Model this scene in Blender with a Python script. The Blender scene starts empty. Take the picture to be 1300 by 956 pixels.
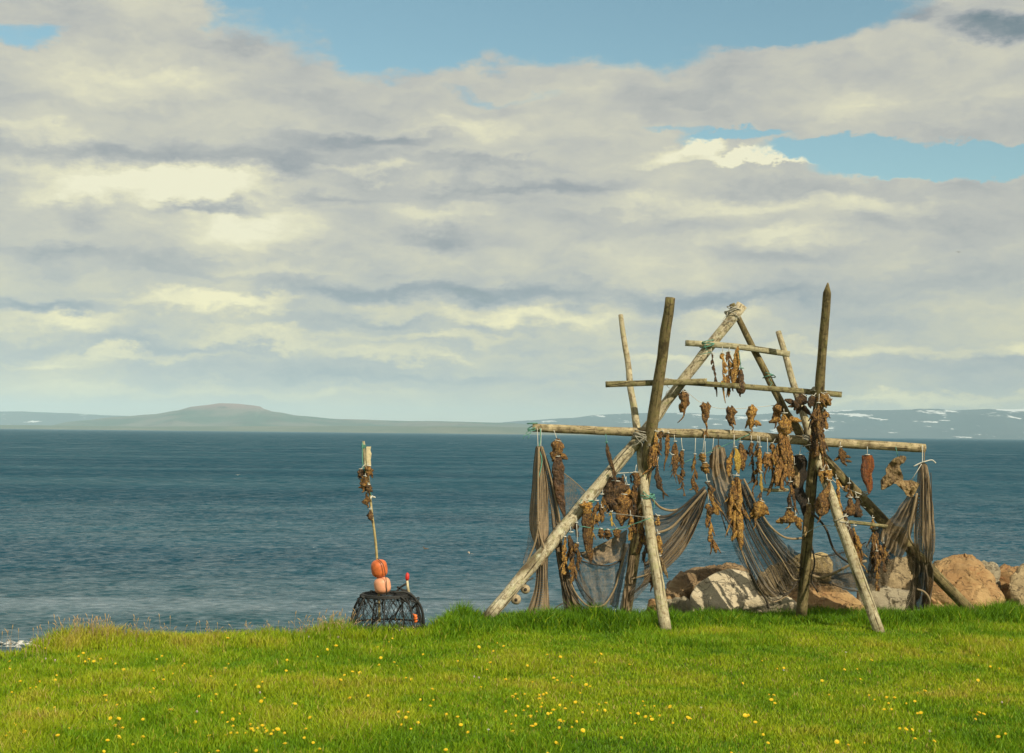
import bpy, bmesh, math, random
import numpy as np
from mathutils import Vector, Matrix, noise

sc = bpy.context.scene
COL = sc.collection
R = math.radians
# ------------------------------------------------------------------ camera
F = 1786.0                                  # focal length in photo pixels (1300 wide)
EYE = 3.3
PITCH = math.atan(72 / F); ROLL = math.atan(14 / 1300)
fwd = Vector((0, math.cos(PITCH), math.sin(PITCH)))
r0 = Vector((1, 0, 0)); u0 = Vector((0, -math.sin(PITCH), math.cos(PITCH)))
right = r0 * math.cos(ROLL) + u0 * math.sin(ROLL)
up = u0 * math.cos(ROLL) - r0 * math.sin(ROLL)
cam_d = bpy.data.cameras.new('camera'); cam = bpy.data.objects.new('camera', cam_d); COL.objects.link(cam)
cam_d.sensor_width = 36; cam_d.lens = 36 * F / 1300; cam_d.clip_end = 200000; cam_d.clip_start = 0.1
m = Matrix.Identity(4)
for i in range(3):
    m[i][0] = right[i]; m[i][1] = up[i]; m[i][2] = -fwd[i]
m[2][3] = EYE
cam.matrix_world = m
sc.camera = cam

def ray(px, py):
    return right * (px - 650) + up * (478 - py) + fwd * F
def at(px, py, Y):
    d = ray(px, py); return Vector((0, 0, EYE)) + d * (Y / d.y)
def on_plane(px, py, z):
    d = ray(px, py); return Vector((0, 0, EYE)) + d * ((z - EYE) / d.z)

# ------------------------------------------------------------------ node helper
class NT:
    def __init__(s, tree): s.t = tree; s.n = tree.nodes; s.l = tree.links
    def node(s, typ, ins=None, **kw):
        n = s.n.new(typ)
        for k, v in kw.items(): setattr(n, k, v)
        for k, v in (ins or {}).items():
            sock = n.inputs[k]
            if isinstance(v, bpy.types.NodeSocket): s.l.new(v, sock)
            else: sock.default_value = v
        return n
    def m(s, op, a, b=None, c=None, clamp=False):
        n = s.n.new('ShaderNodeMath'); n.operation = op; n.use_clamp = clamp
        for i, v in enumerate((a, b, c)):
            if v is None: continue
            if isinstance(v, bpy.types.NodeSocket): s.l.new(v, n.inputs[i])
            else: n.inputs[i].default_value = v
        return n.outputs[0]
    def xyz(s, x, y, z=0.0):
        n = s.n.new('ShaderNodeCombineXYZ')
        for i, v in enumerate((x, y, z)):
            if isinstance(v, bpy.types.NodeSocket): s.l.new(v, n.inputs[i])
            else: n.inputs[i].default_value = v
        return n.outputs[0]
    def noise(s, vec, scale=1.0, detail=5.0, rough=0.5, dist=0.0):
        n = s.node('ShaderNodeTexNoise', {'Scale': scale, 'Detail': detail, 'Roughness': rough, 'Distortion': dist})
        s.l.new(vec, n.inputs['Vector']); return n.outputs['Fac']
    def ramp(s, fac, stops):
        n = s.n.new('ShaderNodeValToRGB'); cr = n.color_ramp
        while len(cr.elements) > 1: cr.elements.remove(cr.elements[-1])
        cr.elements[0].position = stops[0][0]; cr.elements[0].color = (*stops[0][1], 1)
        for p, c in stops[1:]:
            e = cr.elements.new(p); e.color = (*c, 1)
        s.l.new(fac, n.inputs[0]); return n.outputs[0]
    def mix(s, fac, a, b):
        n = s.n.new('ShaderNodeMix'); n.data_type = 'RGBA'
        for k, v in ((0, fac), (6, a), (7, b)):
            if isinstance(v, bpy.types.NodeSocket): s.l.new(v, n.inputs[k])
            else: n.inputs[k].default_value = v if k == 0 else (*v, 1)
        return n.outputs[2]
    def smooth(s, v, a, b):
        n = s.n.new('ShaderNodeMapRange'); n.interpolation_type = 'SMOOTHSTEP'; n.clamp = True
        s.l.new(v, n.inputs[0]); n.inputs[1].default_value = a; n.inputs[2].default_value = b
        return n.outputs[0]
    def scalev(s, vec, sx, sy, sz):
        n = s.n.new('ShaderNodeVectorMath'); n.operation = 'MULTIPLY'; s.l.new(vec, n.inputs[0]); n.inputs[1].default_value = (sx, sy, sz)
        return n.outputs[0]

# ------------------------------------------------------------------ sun + sky
SUN_EL, SUN_AZ = 36.0, 38.0               # sun behind the camera, to the right
to_sun = Vector((math.sin(R(SUN_AZ)) * math.cos(R(SUN_EL)), -math.cos(R(SUN_AZ)) * math.cos(R(SUN_EL)), math.sin(R(SUN_EL))))
sl = bpy.data.lights.new('sun', 'SUN'); sl.energy = 5.0; sl.angle = R(0.5); sl.color = (1.0, 0.90, 0.70)
so = bpy.data.objects.new('sun', sl); COL.objects.link(so)
so.rotation_euler = to_sun.to_track_quat('Z', 'Y').to_euler()
so.location = to_sun * 50

SKY_S = 0.10
w = bpy.data.worlds.new('World'); sc.world = w; w.use_nodes = True
t = NT(w.node_tree); t.n.clear()
out = t.node('ShaderNodeOutputWorld'); bg = t.node('ShaderNodeBackground', {'Strength': SKY_S})
t.l.new(bg.outputs[0], out.inputs[0])
sky = t.node('ShaderNodeTexSky', sky_type='NISHITA', sun_disc=False)
sky.sun_elevation = R(SUN_EL); sky.sun_rotation = math.atan2(to_sun.x, to_sun.y)
sky.air_density = 1.0; sky.dust_density = 0.6; sky.ozone_density = 1.0
tc = t.node('ShaderNodeTexCoord'); sep = t.node('ShaderNodeSeparateXYZ', {0: tc.outputs['Generated']})
U = t.m('MULTIPLY', t.m('ARCTAN2', sep.outputs[0], sep.outputs[1]), F)
V = t.m('MULTIPLY', t.m('ARCSINE', sep.outputs[2]), F)
base = t.xyz(t.m('DIVIDE', U, 400), t.m('DIVIDE', V, 190), 3.7)
wa = t.m('SUBTRACT', t.noise(base, 2.2, 9, 0.62), 0.5)
base2 = t.xyz(t.m('DIVIDE', U, 400), t.m('DIVIDE', V, 190), 11.3)
wb = t.m('SUBTRACT', t.noise(base2, 3.0, 9, 0.64), 0.5)
Uw = t.m('ADD', U, t.m('MULTIPLY', wa, 190)); Vw = t.m('ADD', V, t.m('MULTIPLY', wb, 95))
Us = t.m('ADD', U, t.m('MULTIPLY', wa, 90)); Vs = t.m('ADD', V, t.m('MULTIPLY', t.m('ADD', wb, t.m('MULTIPLY', t.m('SUBTRACT', t.noise(t.xyz(t.m('DIVIDE', U, 60), t.m('DIVIDE', V, 40), 2.0), 1.5, 8, .65), .5), .9)), 46))
def ang(px, py):
    d = ray(px, py).normalized(); return math.atan2(d.x, d.y) * F, math.asin(d.z) * F
def blob(px, py, rx, ry, amp, hard=0.0, warp=True):
    cx, cy = ang(px, py)
    a = t.m('DIVIDE', t.m('SUBTRACT', Uw if warp else Us, cx), rx); b = t.m('DIVIDE', t.m('SUBTRACT', Vw if warp else Vs, cy), ry)
    d = t.m('SQRT', t.m('ADD', t.m('MULTIPLY', a, a), t.m('MULTIPLY', b, b)))
    n = t.n.new('ShaderNodeMapRange'); n.interpolation_type = 'SMOOTHSTEP'; t.l.new(d, n.inputs[0])
    n.inputs[1].default_value = 1.25; n.inputs[2].default_value = hard; n.inputs[3].default_value = 0; n.inputs[4].default_value = amp
    return n.outputs[0]
def total(bs):
    s = None
    for b in bs:
        o = blob(*b); s = o if s is None else t.m('ADD', s, o)
    return s
# openings of blue sky between the clouds
blue = total([(690, -20, 430, 105, 1.3, .55), (1010, 15, 190, 45, .9, .3), (480, 70, 150, 45, .8, .2), (520, -110, 700, 90, 1.3, .5), (310,25,60,45,.6,.2), (20, 40, 55, 22, .8, .2), (640, 118, 110, 12, .5, .1),
              (1250, 203, 200, 24, 1.4, .5, False), (1080, 187, 150, 16, 1.1, .4, False), (930, 170, 90, 11, 1.0, .3, False), (850, 160, 60, 6, .6, .2, False), (200, -160, 300, 60, 1.0, .3)])
fine = t.noise(t.xyz(t.m('DIVIDE', U, 120), t.m('DIVIDE', V, 60), 1.0), 1.6, 8, 0.6)
openm = t.smooth(t.m('ADD', blue, t.m('MULTIPLY', t.m('SUBTRACT', fine, .5), .95)), .30, .86)
# light and dark of the cloud deck
lit = total([(240, 232, 150, 30, .42, .1), (120, 255, 90, 30, .22), (300, 285, 120, 36, .22), (190, 100, 130, 45, .12), (600, 165, 140, 22, .12), (60, 210, 90, 18, .1),
             (260, 385, 140, 13, .26), (70, 402, 90, 14, .16), (360, 425, 130, 14, .26), (470, 445, 90, 12, .16), (650, 405, 130, 14, .28), (770, 400, 80, 22, .16), (930, 408, 60, 18, .14),
             (620, 232, 90, 9, .16), (480, 215, 80, 10, .18), (380, 300, 180, 40, .1), (1180, 508, 170, 9, .3), (1290, 435, 30, 12, .2), (960, 200, 80, 8, .55, .2, False), (885, 184, 26, 14, .5, .2, False), (850, 195, 60, 12, .18), (1015, 202, 50, 6, .5, .1, False), (1180, 222, 70, 5, .3, 0, False),
             (300, 500, 300, 10, .12), (900, 260, 200, 16, .12), (560, 270, 120, 14, .12), (1000, 300, 160, 14, .12), (170, 445, 150, 10, .16), (560, 430, 120, 8, .14), (1120, 445, 160, 10, .16), (330, 340, 140, 12, .12), (50, 170, 120, 14, .08), (60, 455, 90, 8, .12), (900, 455, 120, 9, .14), (550, 455, 60, 8, .15), (1130, 265, 90, 14, .12), (1130, 130, 200, 25, .08), (700, 330, 300, 30, .05)])
drk = total([(560, 300, 60, 14, .10), (420, 255, 70, 12, .12), (760, 285, 120, 16, .08), (200, 330, 120, 12, .10), (640, 205, 110, 8, .10), (60, 320, 90, 14, .10), (1000, 330, 120, 14, .08), (320, 60, 80, 14, .08), (280, 262, 75, 13, .28, .1), (115, 270, 60, 22, .2), (250, 200, 330, 26, .16), (480, 178, 150, 14, .16), (1262, 34, 70, 20, .30, .1), (1150, 20, 50, 14, .16), (720, 235, 160, 14, .1),
             (560, 372, 280, 16, .15), (40, 388, 80, 14, .18), (900, 385, 190, 18, .15), (1180, 290, 180, 30, .08), (260, 345, 230, 12, .08), (1100, 240, 250, 20, .1), (420, 135, 220, 20, .05),
             (150, 435, 200, 12, .08), (850, 440, 250, 10, .05), (500, 405, 80, 8, .1), (110, 130, 180, 15, .05), (1180, 350, 200, 20, .07), (540, 480, 300, 8, .06), (480,290,150,30,.06)])
f1 = t.noise(t.xyz(t.m('DIVIDE', Uw, 300), t.m('DIVIDE', Vw, 110), 5.0), 1.5, 10, 0.62)
f2 = t.noise(t.xyz(t.m('DIVIDE', U, 90), t.m('DIVIDE', V, 42), 9.0), 1.2, 8, 0.6)
br = t.m('ADD', t.m('MULTIPLY', t.m('SUBTRACT', f1, .5), .78), t.m('MULTIPLY', t.m('SUBTRACT', f2, .5), .34))
lit = t.m('MULTIPLY', lit, t.m('ADD', -.35, t.m('ADD', t.m('MULTIPLY', f1, 1.9), t.m('MULTIPLY', f2, 1.5))))
br = t.m('ADD', t.m('SUBTRACT', t.m('ADD', br, t.m('MULTIPLY', lit, 1.3)), t.m('MULTIPLY', drk, 1.75)), .55, clamp=True)
k = 1 / SKY_S
def lin(*c): return tuple(((v / 255 / 12.92) if v / 255 <= .04045 else ((v / 255 + .055) / 1.055) ** 2.4) * k for v in c)
warmc = t.ramp(br, [(0, tuple(x / k for x in lin(108, 128, 138))), (.3, tuple(x / k for x in lin(160, 165, 168))), (.48, tuple(x / k for x in lin(187, 188, 182))),
                    (.66, tuple(x / k for x in lin(208, 206, 188))), (.82, tuple(x / k for x in lin(228, 224, 194))), (1, tuple(x / k for x in lin(243, 239, 208)))])
coolc = t.ramp(br, [(0, tuple(x / k for x in lin(130, 146, 152))), (.3, tuple(x / k for x in lin(154, 167, 174))), (.48, tuple(x / k for x in lin(184, 189, 184))),
                    (.66, tuple(x / k for x in lin(214, 211, 184))), (1, tuple(x / k for x in lin(252, 244, 195)))])
low = t.smooth(V, 260, 120)
cloud = t.mix(low, warmc, coolc)
cloud = t.mix(t.m('MULTIPLY', t.smooth(V, 75, 15), .7), cloud, tuple(x / k for x in lin(228, 222, 188)))
vm = t.node('ShaderNodeVectorMath', {0: cloud}, operation='SCALE'); vm.inputs['Scale'].default_value = k
skyc = t.node('ShaderNodeVectorMath', {0: sky.outputs[0], 1: (1.12, 1.30, 1.08)}, operation='MULTIPLY')
fin = t.mix(openm, vm.outputs[0], skyc.outputs[0])
t.l.new(fin, bg.inputs[0])

sc.view_settings.view_transform = 'Standard'; sc.view_settings.look = 'None'
sc.view_settings.exposure = 0.0; sc.view_settings.gamma = 1
sc.cycles.transparent_max_bounces = 24; sc.cycles.max_bounces = 6; sc.cycles.volume_bounces = 0
sc.cycles.use_denoising = True

# ------------------------------------------------------------------ object helpers
def tag(o, label=None, cat=None, group=None, kind=None):
    if label: o['label'] = label
    if cat: o['category'] = cat
    if group: o['group'] = group
    if kind: o['kind'] = kind
    return o
def empty(name, loc=(0, 0, 0)):
    o = bpy.data.objects.new(name, None); COL.objects.link(o); o.location = loc; o.empty_display_size = .2
    bpy.context.view_layer.update(); return o
def link(name, me, mat, parent=None, loc=None):
    o = bpy.data.objects.new(name, me); COL.objects.link(o)
    if mat is not None:
        for mm in (mat if isinstance(mat, (list, tuple)) else [mat]): me.materials.append(mm)
    if loc is not None: o.location = loc
    if parent: o.parent = parent
    return o
class MB:
    """collects vertices in world space; build() rebases them on an origin"""
    def __init__(s): s.v = []; s.f = []; s.uv = []; s.mi = []; s.smooth = True
    def add(s, vs, fs, uvs=None, mi=0):
        b = len(s.v); s.v += [tuple(v) for v in vs]
        for i, f in enumerate(fs):
            s.f.append([b + k for k in f]); s.mi.append(mi)
            s.uv.append(uvs[i] if uvs else [(0, 0)] * len(f))
    def tube(s, pts, rad, seg=10, mi=0, wob=0.0, seed=0, caps=True, flat=1.0, square=False, uvoff=0.0):
        pts = [Vector(p) for p in pts]; n = len(pts)
        if not isinstance(rad, (list, tuple)): rad = [rad] * n
        tang = []
        for i in range(n):
            d = pts[min(i + 1, n - 1)] - pts[max(i - 1, 0)]
            tang.append(d.normalized() if d.length > 1e-9 else Vector((0, 0, 1)))
        ref = Vector((0, 1, 0)) if abs(tang[0].y) < .9 else Vector((1, 0, 0))
        vs = []; L = [0]
        for i in range(1, n): L.append(L[-1] + (pts[i] - pts[i - 1]).length)
        a = (ref - tang[0] * ref.dot(tang[0])).normalized()
        for i in range(n):
            a = (a - tang[i] * a.dot(tang[i])).normalized(); b = tang[i].cross(a)
            for k in range(seg):
                th = 2 * math.pi * k / seg; r = rad[i]
                if square:
                    th += math.pi / 4; q = max(abs(math.cos(th)), abs(math.sin(th))); r = r / q
                if wob:
                    r *= 1 + wob * noise.noise(Vector((math.cos(th) * 1.3 + seed, math.sin(th) * 1.3, L[i] * 2.2 + seed * 3.1))) + wob * .5 * noise.noise(Vector((math.cos(th) * 3 + seed, math.sin(th) * 3, L[i] * 9)))
                vs.append(pts[i] + a * (math.cos(th) * r * flat) + b * (math.sin(th) * r))
        fs = []; uvs = []; c = 2 * math.pi * max(rad)
        for i in range(n - 1):
            for k in range(seg):
                k2 = (k + 1) % seg
                fs.append((i * seg + k, i * seg + k2, (i + 1) * seg + k2, (i + 1) * seg + k))
                ua, ub = c * k / seg + uvoff, c * (k + 1) / seg + uvoff
                uvs.append([(ua, L[i]), (ub, L[i]), (ub, L[i + 1]), (ua, L[i + 1])])
        if caps:
            fs.append(tuple(range(seg - 1, -1, -1))); uvs.append([(uvoff + .01 * k, 50) for k in range(seg)])
            fs.append(tuple((n - 1) * seg + k for k in range(seg))); uvs.append([(uvoff + .01 * k, 50) for k in range(seg)])
        s.add(vs, fs, uvs, mi)
    def build(s, name, mat, parent=None, origin=None, smooth=True):
        o0 = Vector(origin) if origin is not None else Vector((0, 0, 0))
        if parent is not None:
            pw = parent_origin(parent); local0 = o0 - pw if origin is not None else Vector((0, 0, 0))
            if origin is None: o0 = pw
        else: local0 = o0
        me = bpy.data.meshes.new(name)
        me.from_pydata([tuple(Vector(v) - o0) for v in s.v], [], s.f)
        uvl = me.uv_layers.new(name='UVMap')
        flat = [c for f in s.uv for p in f for c in p]
        uvl.data.foreach_set('uv', flat)
        me.polygons.foreach_set('material_index', s.mi)
        me.polygons.foreach_set('use_smooth', [smooth] * len(s.f))
        me.update()
        return link(name, me, mat, parent, local0)
def parent_origin(o):
    v = Vector(o.location)
    while o.parent: o = o.parent; v += Vector(o.location)
    return v
def catmull(pts, n):
    pts = [Vector(p) for p in pts]
    if len(pts) == 2: return [pts[0].lerp(pts[1], i / (n - 1)) for i in range(n)]
    P = [pts[0] * 2 - pts[1]] + pts + [pts[-1] * 2 - pts[-2]]
    out = []; S = len(pts) - 1
    for i in range(n):
        x = i / (n - 1) * S; k = min(int(x), S - 1); f = x - k
        a, b, c, d = P[k], P[k + 1], P[k + 2], P[k + 3]
        out.append(.5 * ((2 * b) + (c - a) * f + (2 * a - 5 * b + 4 * c - d) * f * f + (3 * b - a - 3 * c + d) * f ** 3))
    return out

# ------------------------------------------------------------------ materials
def mat(name):
    mt = bpy.data.materials.new(name); mt.use_nodes = True
    t = NT(mt.node_tree); t.n.clear()
    o = t.node('ShaderNodeOutputMaterial'); p = t.node('ShaderNodeBsdfPrincipled'); t.l.new(p.outputs[0], o.inputs[0])
    return mt, t, p, o
def bump(t, p, h, strength=.5, dist=.01):
    b = t.node('ShaderNodeBump', {'Height': h, 'Strength': strength, 'Distance': dist}); t.l.new(b.outputs[0], p.inputs['Normal'])
def wood(name, pale, mid, dark, moss=None, darkamt=.5):
    mt, t, p, o = mat(name)
    uv = t.node('ShaderNodeUVMap').outputs[0]
    grain = t.noise(t.scalev(uv, 60, 3.0, 1), 1, 6, .6, .3)
    crack = t.noise(t.scalev(uv, 26, 1.3, 1), 1, 3, .5, .6)
    patch = t.noise(t.scalev(uv, 3.5, 1.6, 1), 1, 6, .65)
    geo = t.node('ShaderNodeNewGeometry').outputs['Position']
    blot = t.noise(geo, 9, 5, .7)
    c = t.mix(t.smooth(grain, .3, .7), mid, pale)
    c = t.mix(t.m('MULTIPLY', t.smooth(patch, .5, .68), darkamt), c, dark)
    c = t.mix(t.m('MULTIPLY', t.smooth(t.noise(geo, 15, 6, .7), .50, .60), .7), c, dark)
    c = t.mix(t.m('MULTIPLY', t.smooth(t.noise(geo, 5, 6, .7), .52, .66), .6), c, tuple(min(.75, x * 1.5) for x in pale))
    if moss: c = t.mix(t.m('MULTIPLY', t.smooth(blot, .5, .72), .75), c, moss)
    ck = t.smooth(crack, .40, .34)
    c = t.mix(t.m('MULTIPLY', ck, .8), c, (.03, .022, .012))
    knot = t.node('ShaderNodeTexVoronoi', {'Scale': 1.0, 'Vector': t.scalev(uv, 7, 1.7, 1)}, distance='EUCLIDEAN')
    c = t.mix(t.smooth(knot.outputs['Distance'], .11, .05), c, (.05, .03, .015))
    t.l.new(c, p.inputs['Base Color']); p.inputs['Roughness'].default_value = .9; p.inputs['Specular IOR Level'].default_value = .2
    bump(t, p, t.m('SUBTRACT', t.m('ADD', grain, t.m('MULTIPLY', blot, .6)), t.m('MULTIPLY', ck, .9)), .8, .02)
    return mt
W_POST = wood('weathered_post', (.22, .175, .085), (.15, .115, .05), (.045, .035, .017), (.15, .15, .045), .75)
W_PALE = wood('silvered_pole', (.60, .53, .38), (.40, .34, .21), (.12, .085, .045), (.28, .28, .12), .9)
W_LEG = wood('grey_pole', (.47, .42, .28), (.34, .29, .18), (.17, .12, .06), (.30, .31, .12), .6)
W_RAIL = wood('barked_rail', (.44, .36, .22), (.30, .24, .13), (.09, .065, .035), (.26, .24, .10), .7)
W_BOARD = wood('sawn_board', (.30, .26, .14), (.20, .17, .08), (.07, .055, .025), (.18, .19, .05), .7)
W_STRIP = wood('light_board', (.40, .37, .24), (.30, .27, .16), (.16, .13, .07), None, .4)

def fishmat(name, c1, c2, c3, rough=.5, scale=24):
    mt, t, p, o = mat(name)
    oi = t.node('ShaderNodeObjectInfo')
    tcn = t.node('ShaderNodeTexCoord').outputs['Object']
    v = t.node('ShaderNodeVectorMath', {0: tcn}, operation='ADD')
    t.l.new(t.xyz(t.m('MULTIPLY', oi.outputs['Random'], 17), 0, 0), v.inputs[1])
    a = t.noise(v.outputs[0], scale, 6, .65, .4); b = t.noise(v.outputs[0], scale * 3.2, 4, .6)
    s = t.noise(t.scalev(v.outputs[0], 45, 45, 8), 1, 3, .6)
    c = t.mix(t.smooth(a, .40, .62), c1, c2); c = t.mix(t.smooth(t.m('ADD', b, t.m('MULTIPLY', s, .5)), .76, .96), c, c3)
    hs = t.node('ShaderNodeHueSaturation', {'Color': c}); t.l.new(t.m('ADD', .65, t.m('MULTIPLY', oi.outputs['Random'], .75)), hs.inputs['Value'])
    t.l.new(hs.outputs[0], p.inputs['Base Color']); p.inputs['Roughness'].default_value = rough
    bump(t, p, t.m('ADD', t.m('ADD', a, s), b), 1.0, .035)
    return mt
M_FISH = {
    'brown': fishmat('dried_fish_brown', (.045, .018, .006), (.27, .125, .028), (.62, .37, .10)),
    'dark': fishmat('dried_fish_dark', (.022, .012, .007), (.12, .062, .022), (.34, .19, .06)),
    'gold': fishmat('dried_fish_golden', (.11, .042, .010), (.46, .235, .04), (.78, .52, .15), .42),
    'bright': fishmat('dried_fish_yellow', (.40, .24, .03), (.62, .42, .07), (.7, .52, .2), .38),
    'red': fishmat('dried_fish_red', (.11, .025, .008), (.38, .10, .015), (.5, .22, .04), .4),
    'black': fishmat('dried_skin_black', (.02, .015, .01), (.05, .035, .02), (.10, .065, .03)),
    'tan': fishmat('dried_skin_tan', (.15, .09, .035), (.27, .18, .075), (.38, .28, .13), .6, 9),
    'strap': fishmat('dried_fish_strap', (.05, .025, .01), (.16, .07, .022), (.22, .12, .05), .45, 8),
}
def plain(name, c, rough=.6, bscale=None, var=.25, metal=0.0):
    mt, t, p, o = mat(name)
    g = t.node('ShaderNodeTexCoord').outputs['Object']
    n = t.noise(g, bscale or 30, 5, .6)
    c2 = tuple(x * (1 - var) for x in c)
    t.l.new(t.mix(t.smooth(n, .35, .65), c2, c), p.inputs['Base Color']); p.inputs['Roughness'].default_value = rough; p.inputs['Metallic'].default_value = metal
    bump(t, p, n, .3, .01)
    return mt
M_CORD = plain('pale_cord', (.62, .60, .52), .8); M_GREENCORD = plain('green_twine', (.10, .30, .22), .7)
M_ROPE = plain('tan_rope', (.30, .22, .125), .9, 60, .4); M_DARKROPE = plain('dark_rope', (.07, .055, .038), .9, 60, .4)
M_WIRE = plain('lashing_twine', (.48, .45, .36), .8, 40, .5)
M_FLOAT = plain('cork_float', (.42, .33, .2), .85, 40, .4)

def netmat(name, c1, c2):
    mt, t, p, o = mat(name)
    uv = t.node('ShaderNodeUVMap').outputs[0]; s = t.node('ShaderNodeSeparateXYZ', {0: uv})
    cov = t.node('ShaderNodeAttribute', attribute_name='cover').outputs['Fac']
    u, v = s.outputs[0], s.outputs[1]
    st1 = t.noise(t.xyz(t.m('MULTIPLY', u, 11), t.m('MULTIPLY', v, 1.6), 0.0), 1, 6, .72, 1.1); st2 = t.noise(uv, 5.5, 6, .7, .5)
    streak = t.m('ADD', t.m('MULTIPLY', st1, .5), t.m('MULTIPLY', st2, .5))
    wobble = t.m('MULTIPLY', t.noise(uv, 5, 2, .5), .05)
    th = t.m('SUBTRACT', 1.0, t.m('SQRT', t.m('SUBTRACT', 1.0, t.m('MULTIPLY', cov, .999))))
    th = t.m('ADD', th, t.m('MULTIPLY', t.m('MULTIPLY', t.m('SUBTRACT', t.smooth(streak, .36, .62), .5), .75), t.m('SUBTRACT', 1.0, t.m('MULTIPLY', cov, .95))))
    cell = .065
    a = t.m('FRACT', t.m('DIVIDE', t.m('ADD', t.m('ADD', u, v), wobble), cell)); b = t.m('FRACT', t.m('DIVIDE', t.m('SUBTRACT', t.m('ADD', u, wobble), v), cell))
    solid = t.m('MAXIMUM', t.m('LESS_THAN', a, th), t.m('LESS_THAN', b, th))
    c = t.mix(t.smooth(streak, .32, .64), c1, c2)
    t.l.new(c, p.inputs['Base Color']); p.inputs['Roughness'].default_value = .9; p.inputs['Specular IOR Level'].default_value = .1
    t.l.new(solid, p.inputs['Alpha'])
    bump(t, p, streak, .9, .05)
    return mt
M_NETBROWN = netmat('brown_net', (.09, .064, .036), (.33, .245, .15))
M_NETGREY = netmat('grey_net', (.06, .05, .037), (.21, .18, .138))
M_NETDARK = netmat('dark_net', (.045, .036, .024), (.15, .12, .08))

# ------------------------------------------------------------------ land
def px_of(x, y):                             # photo column of a ground point
    return 650 + F * x / max(y, .1)
EDGE = [(-400, 20.0), (0, 20.4), (45, 20.6), (70, 21.7), (200, 22.3), (440, 22.6), (545, 23.0), (600, 24.8), (700, 25.6), (850, 26.2), (1300, 27.2), (1700, 27.5)]
def edge_y(x):
    y = 24.0
    for _ in range(4):
        p = px_of(x, y)
        if p <= EDGE[0][0]: y = EDGE[0][1]
        elif p >= EDGE[-1][0]: y = EDGE[-1][1]
        else:
            for (a, ya), (b, yb) in zip(EDGE, EDGE[1:]):
                if a <= p <= b: y = ya + (yb - ya) * (p - a) / (b - a)
    return y
SEA = -1.9
_ex = np.linspace(-80, 80, 1601); _ey = np.array([edge_y(x) for x in _ex])
def edge_np(x): return np.interp(x, _ex, _ey)
def ground_z(x, y):
    e = float(np.interp(x, _ex, _ey)); d = y - e
    z = .05 * noise.noise(Vector((x * .35, y * .35, 0))) + .02 * noise.noise(Vector((x * 1.3, y * 1.3, 4)))
    bank = .05 * math.exp(-((d + .9) / .9) ** 2) if x > -1.5 else .05 * math.exp(-((d + .6) / .6) ** 2)
    z += bank
    if d > 0:
        pass
    q_ = min(1, max(0, (y - 23.9) / 1.8)); z -= .14 * q_ * q_ * (3 - 2 * q_) * min(1, max(0, (x + 1.2) / .6))
    if d > 0:
        z = z * max(0, 1 - d / 2) - 1.75 * (1 - math.exp(-d / 1.1)) - .055 * d
    return max(z, -3.2)
xs = sorted(set([-3000, -1500, -700, -300, -150, -80, -50, -35] + [round(-25 + i * .33, 3) for i in range(152)] + [35, 50, 80, 150, 300, 700, 1500, 3000]))
ys = sorted(set([-1500, -600, -200, -80, -40, -20, -10, -4, 0, 4, 8, 11] + [round(12 + i * .3, 3) for i in range(70)] + [34, 36, 40, 46]))
vs = [(x, y, ground_z(x, y)) for y in ys for x in xs]
nx = len(xs); fs = [(j * nx + i, j * nx + i + 1, (j + 1) * nx + i + 1, (j + 1) * nx + i) for j in range(len(ys) - 1) for i in range(nx - 1)]
me = bpy.data.meshes.new('ground'); me.from_pydata(vs, [], fs); me.polygons.foreach_set('use_smooth', [True] * len(fs))
mt, t, p, o = mat('turf_and_shingle')
gp = t.node('ShaderNodeNewGeometry').outputs['Position']; gz = t.node('ShaderNodeSeparateXYZ', {0: gp}).outputs[2]
n1 = t.noise(gp, 1.2, 6, .6); n2 = t.noise(gp, 22, 5, .7)
turf = t.mix(t.smooth(n1, .35, .65), (.06, .10, .008), (.12, .14, .015)); turf = t.mix(t.smooth(n2, .5, .7), turf, (.12, .11, .03))
sand = t.mix(t.smooth(n2, .4, .6), (.10, .085, .065), (.19, .165, .12))
t.l.new(t.mix(t.smooth(gz, -.25, -.6), turf, sand), p.inputs['Base Color']); p.inputs['Roughness'].default_value = .95
bump(t, p, n2, .6, .03)
g = link('ground', me, mt); tag(g, kind='structure')

# ------------------------------------------------------------------ sea
rs = [28.0]
while rs[-1] < 110: rs.append(rs[-1] + .10 + (rs[-1] - 28) * .006)
while rs[-1] < 18000: rs.append(rs[-1] * 1.05)
NC = 420
ry = np.array(rs); cu = np.linspace(-1, 1, NC)
X = np.outer(ry * .62 + 6, cu); X = np.where(ry[:, None] > 3000, np.outer(ry * 1.2, cu), X); Y = np.repeat(ry[:, None], NC, 1)
rng = np.random.default_rng(5)
Z = np.zeros_like(X)
for lam, amp, spread, n in ((9, .055, .12, 3), (4.2, .03, .3, 4), (1.9, .014, .5, 6), (.9, .007, .8, 7), (.55, .0035, 1.0, 6)):
    for _ in range(n):
        a = rng.normal(0, spread) + .06; l = lam * rng.uniform(.75, 1.3); ph = rng.uniform(0, 6.28)
        kx, ky = math.sin(a) * 6.283 / l, math.cos(a) * 6.283 / l
        s = np.sin(kx * X + ky * Y + ph + .8 * np.sin(X * .11 + ph)); Z += amp / math.sqrt(n) * (1 - 2 * np.abs(s) ** 1.4 * .5) * 1.3 if lam > 1 else amp / math.sqrt(n) * s
fade = np.clip((400 - Y) / 300, 0, 1) * np.clip((Y - 28) / 2, .2, 1)
Z = SEA + (Z - .02) * fade
verts = np.stack([X, Y, Z], -1).reshape(-1, 3)
idx = np.arange(len(rs) * NC).reshape(len(rs), NC)
faces = np.stack([idx[:-1, :-1], idx[:-1, 1:], idx[1:, 1:], idx[1:, :-1]], -1).reshape(-1, 4)
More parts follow.
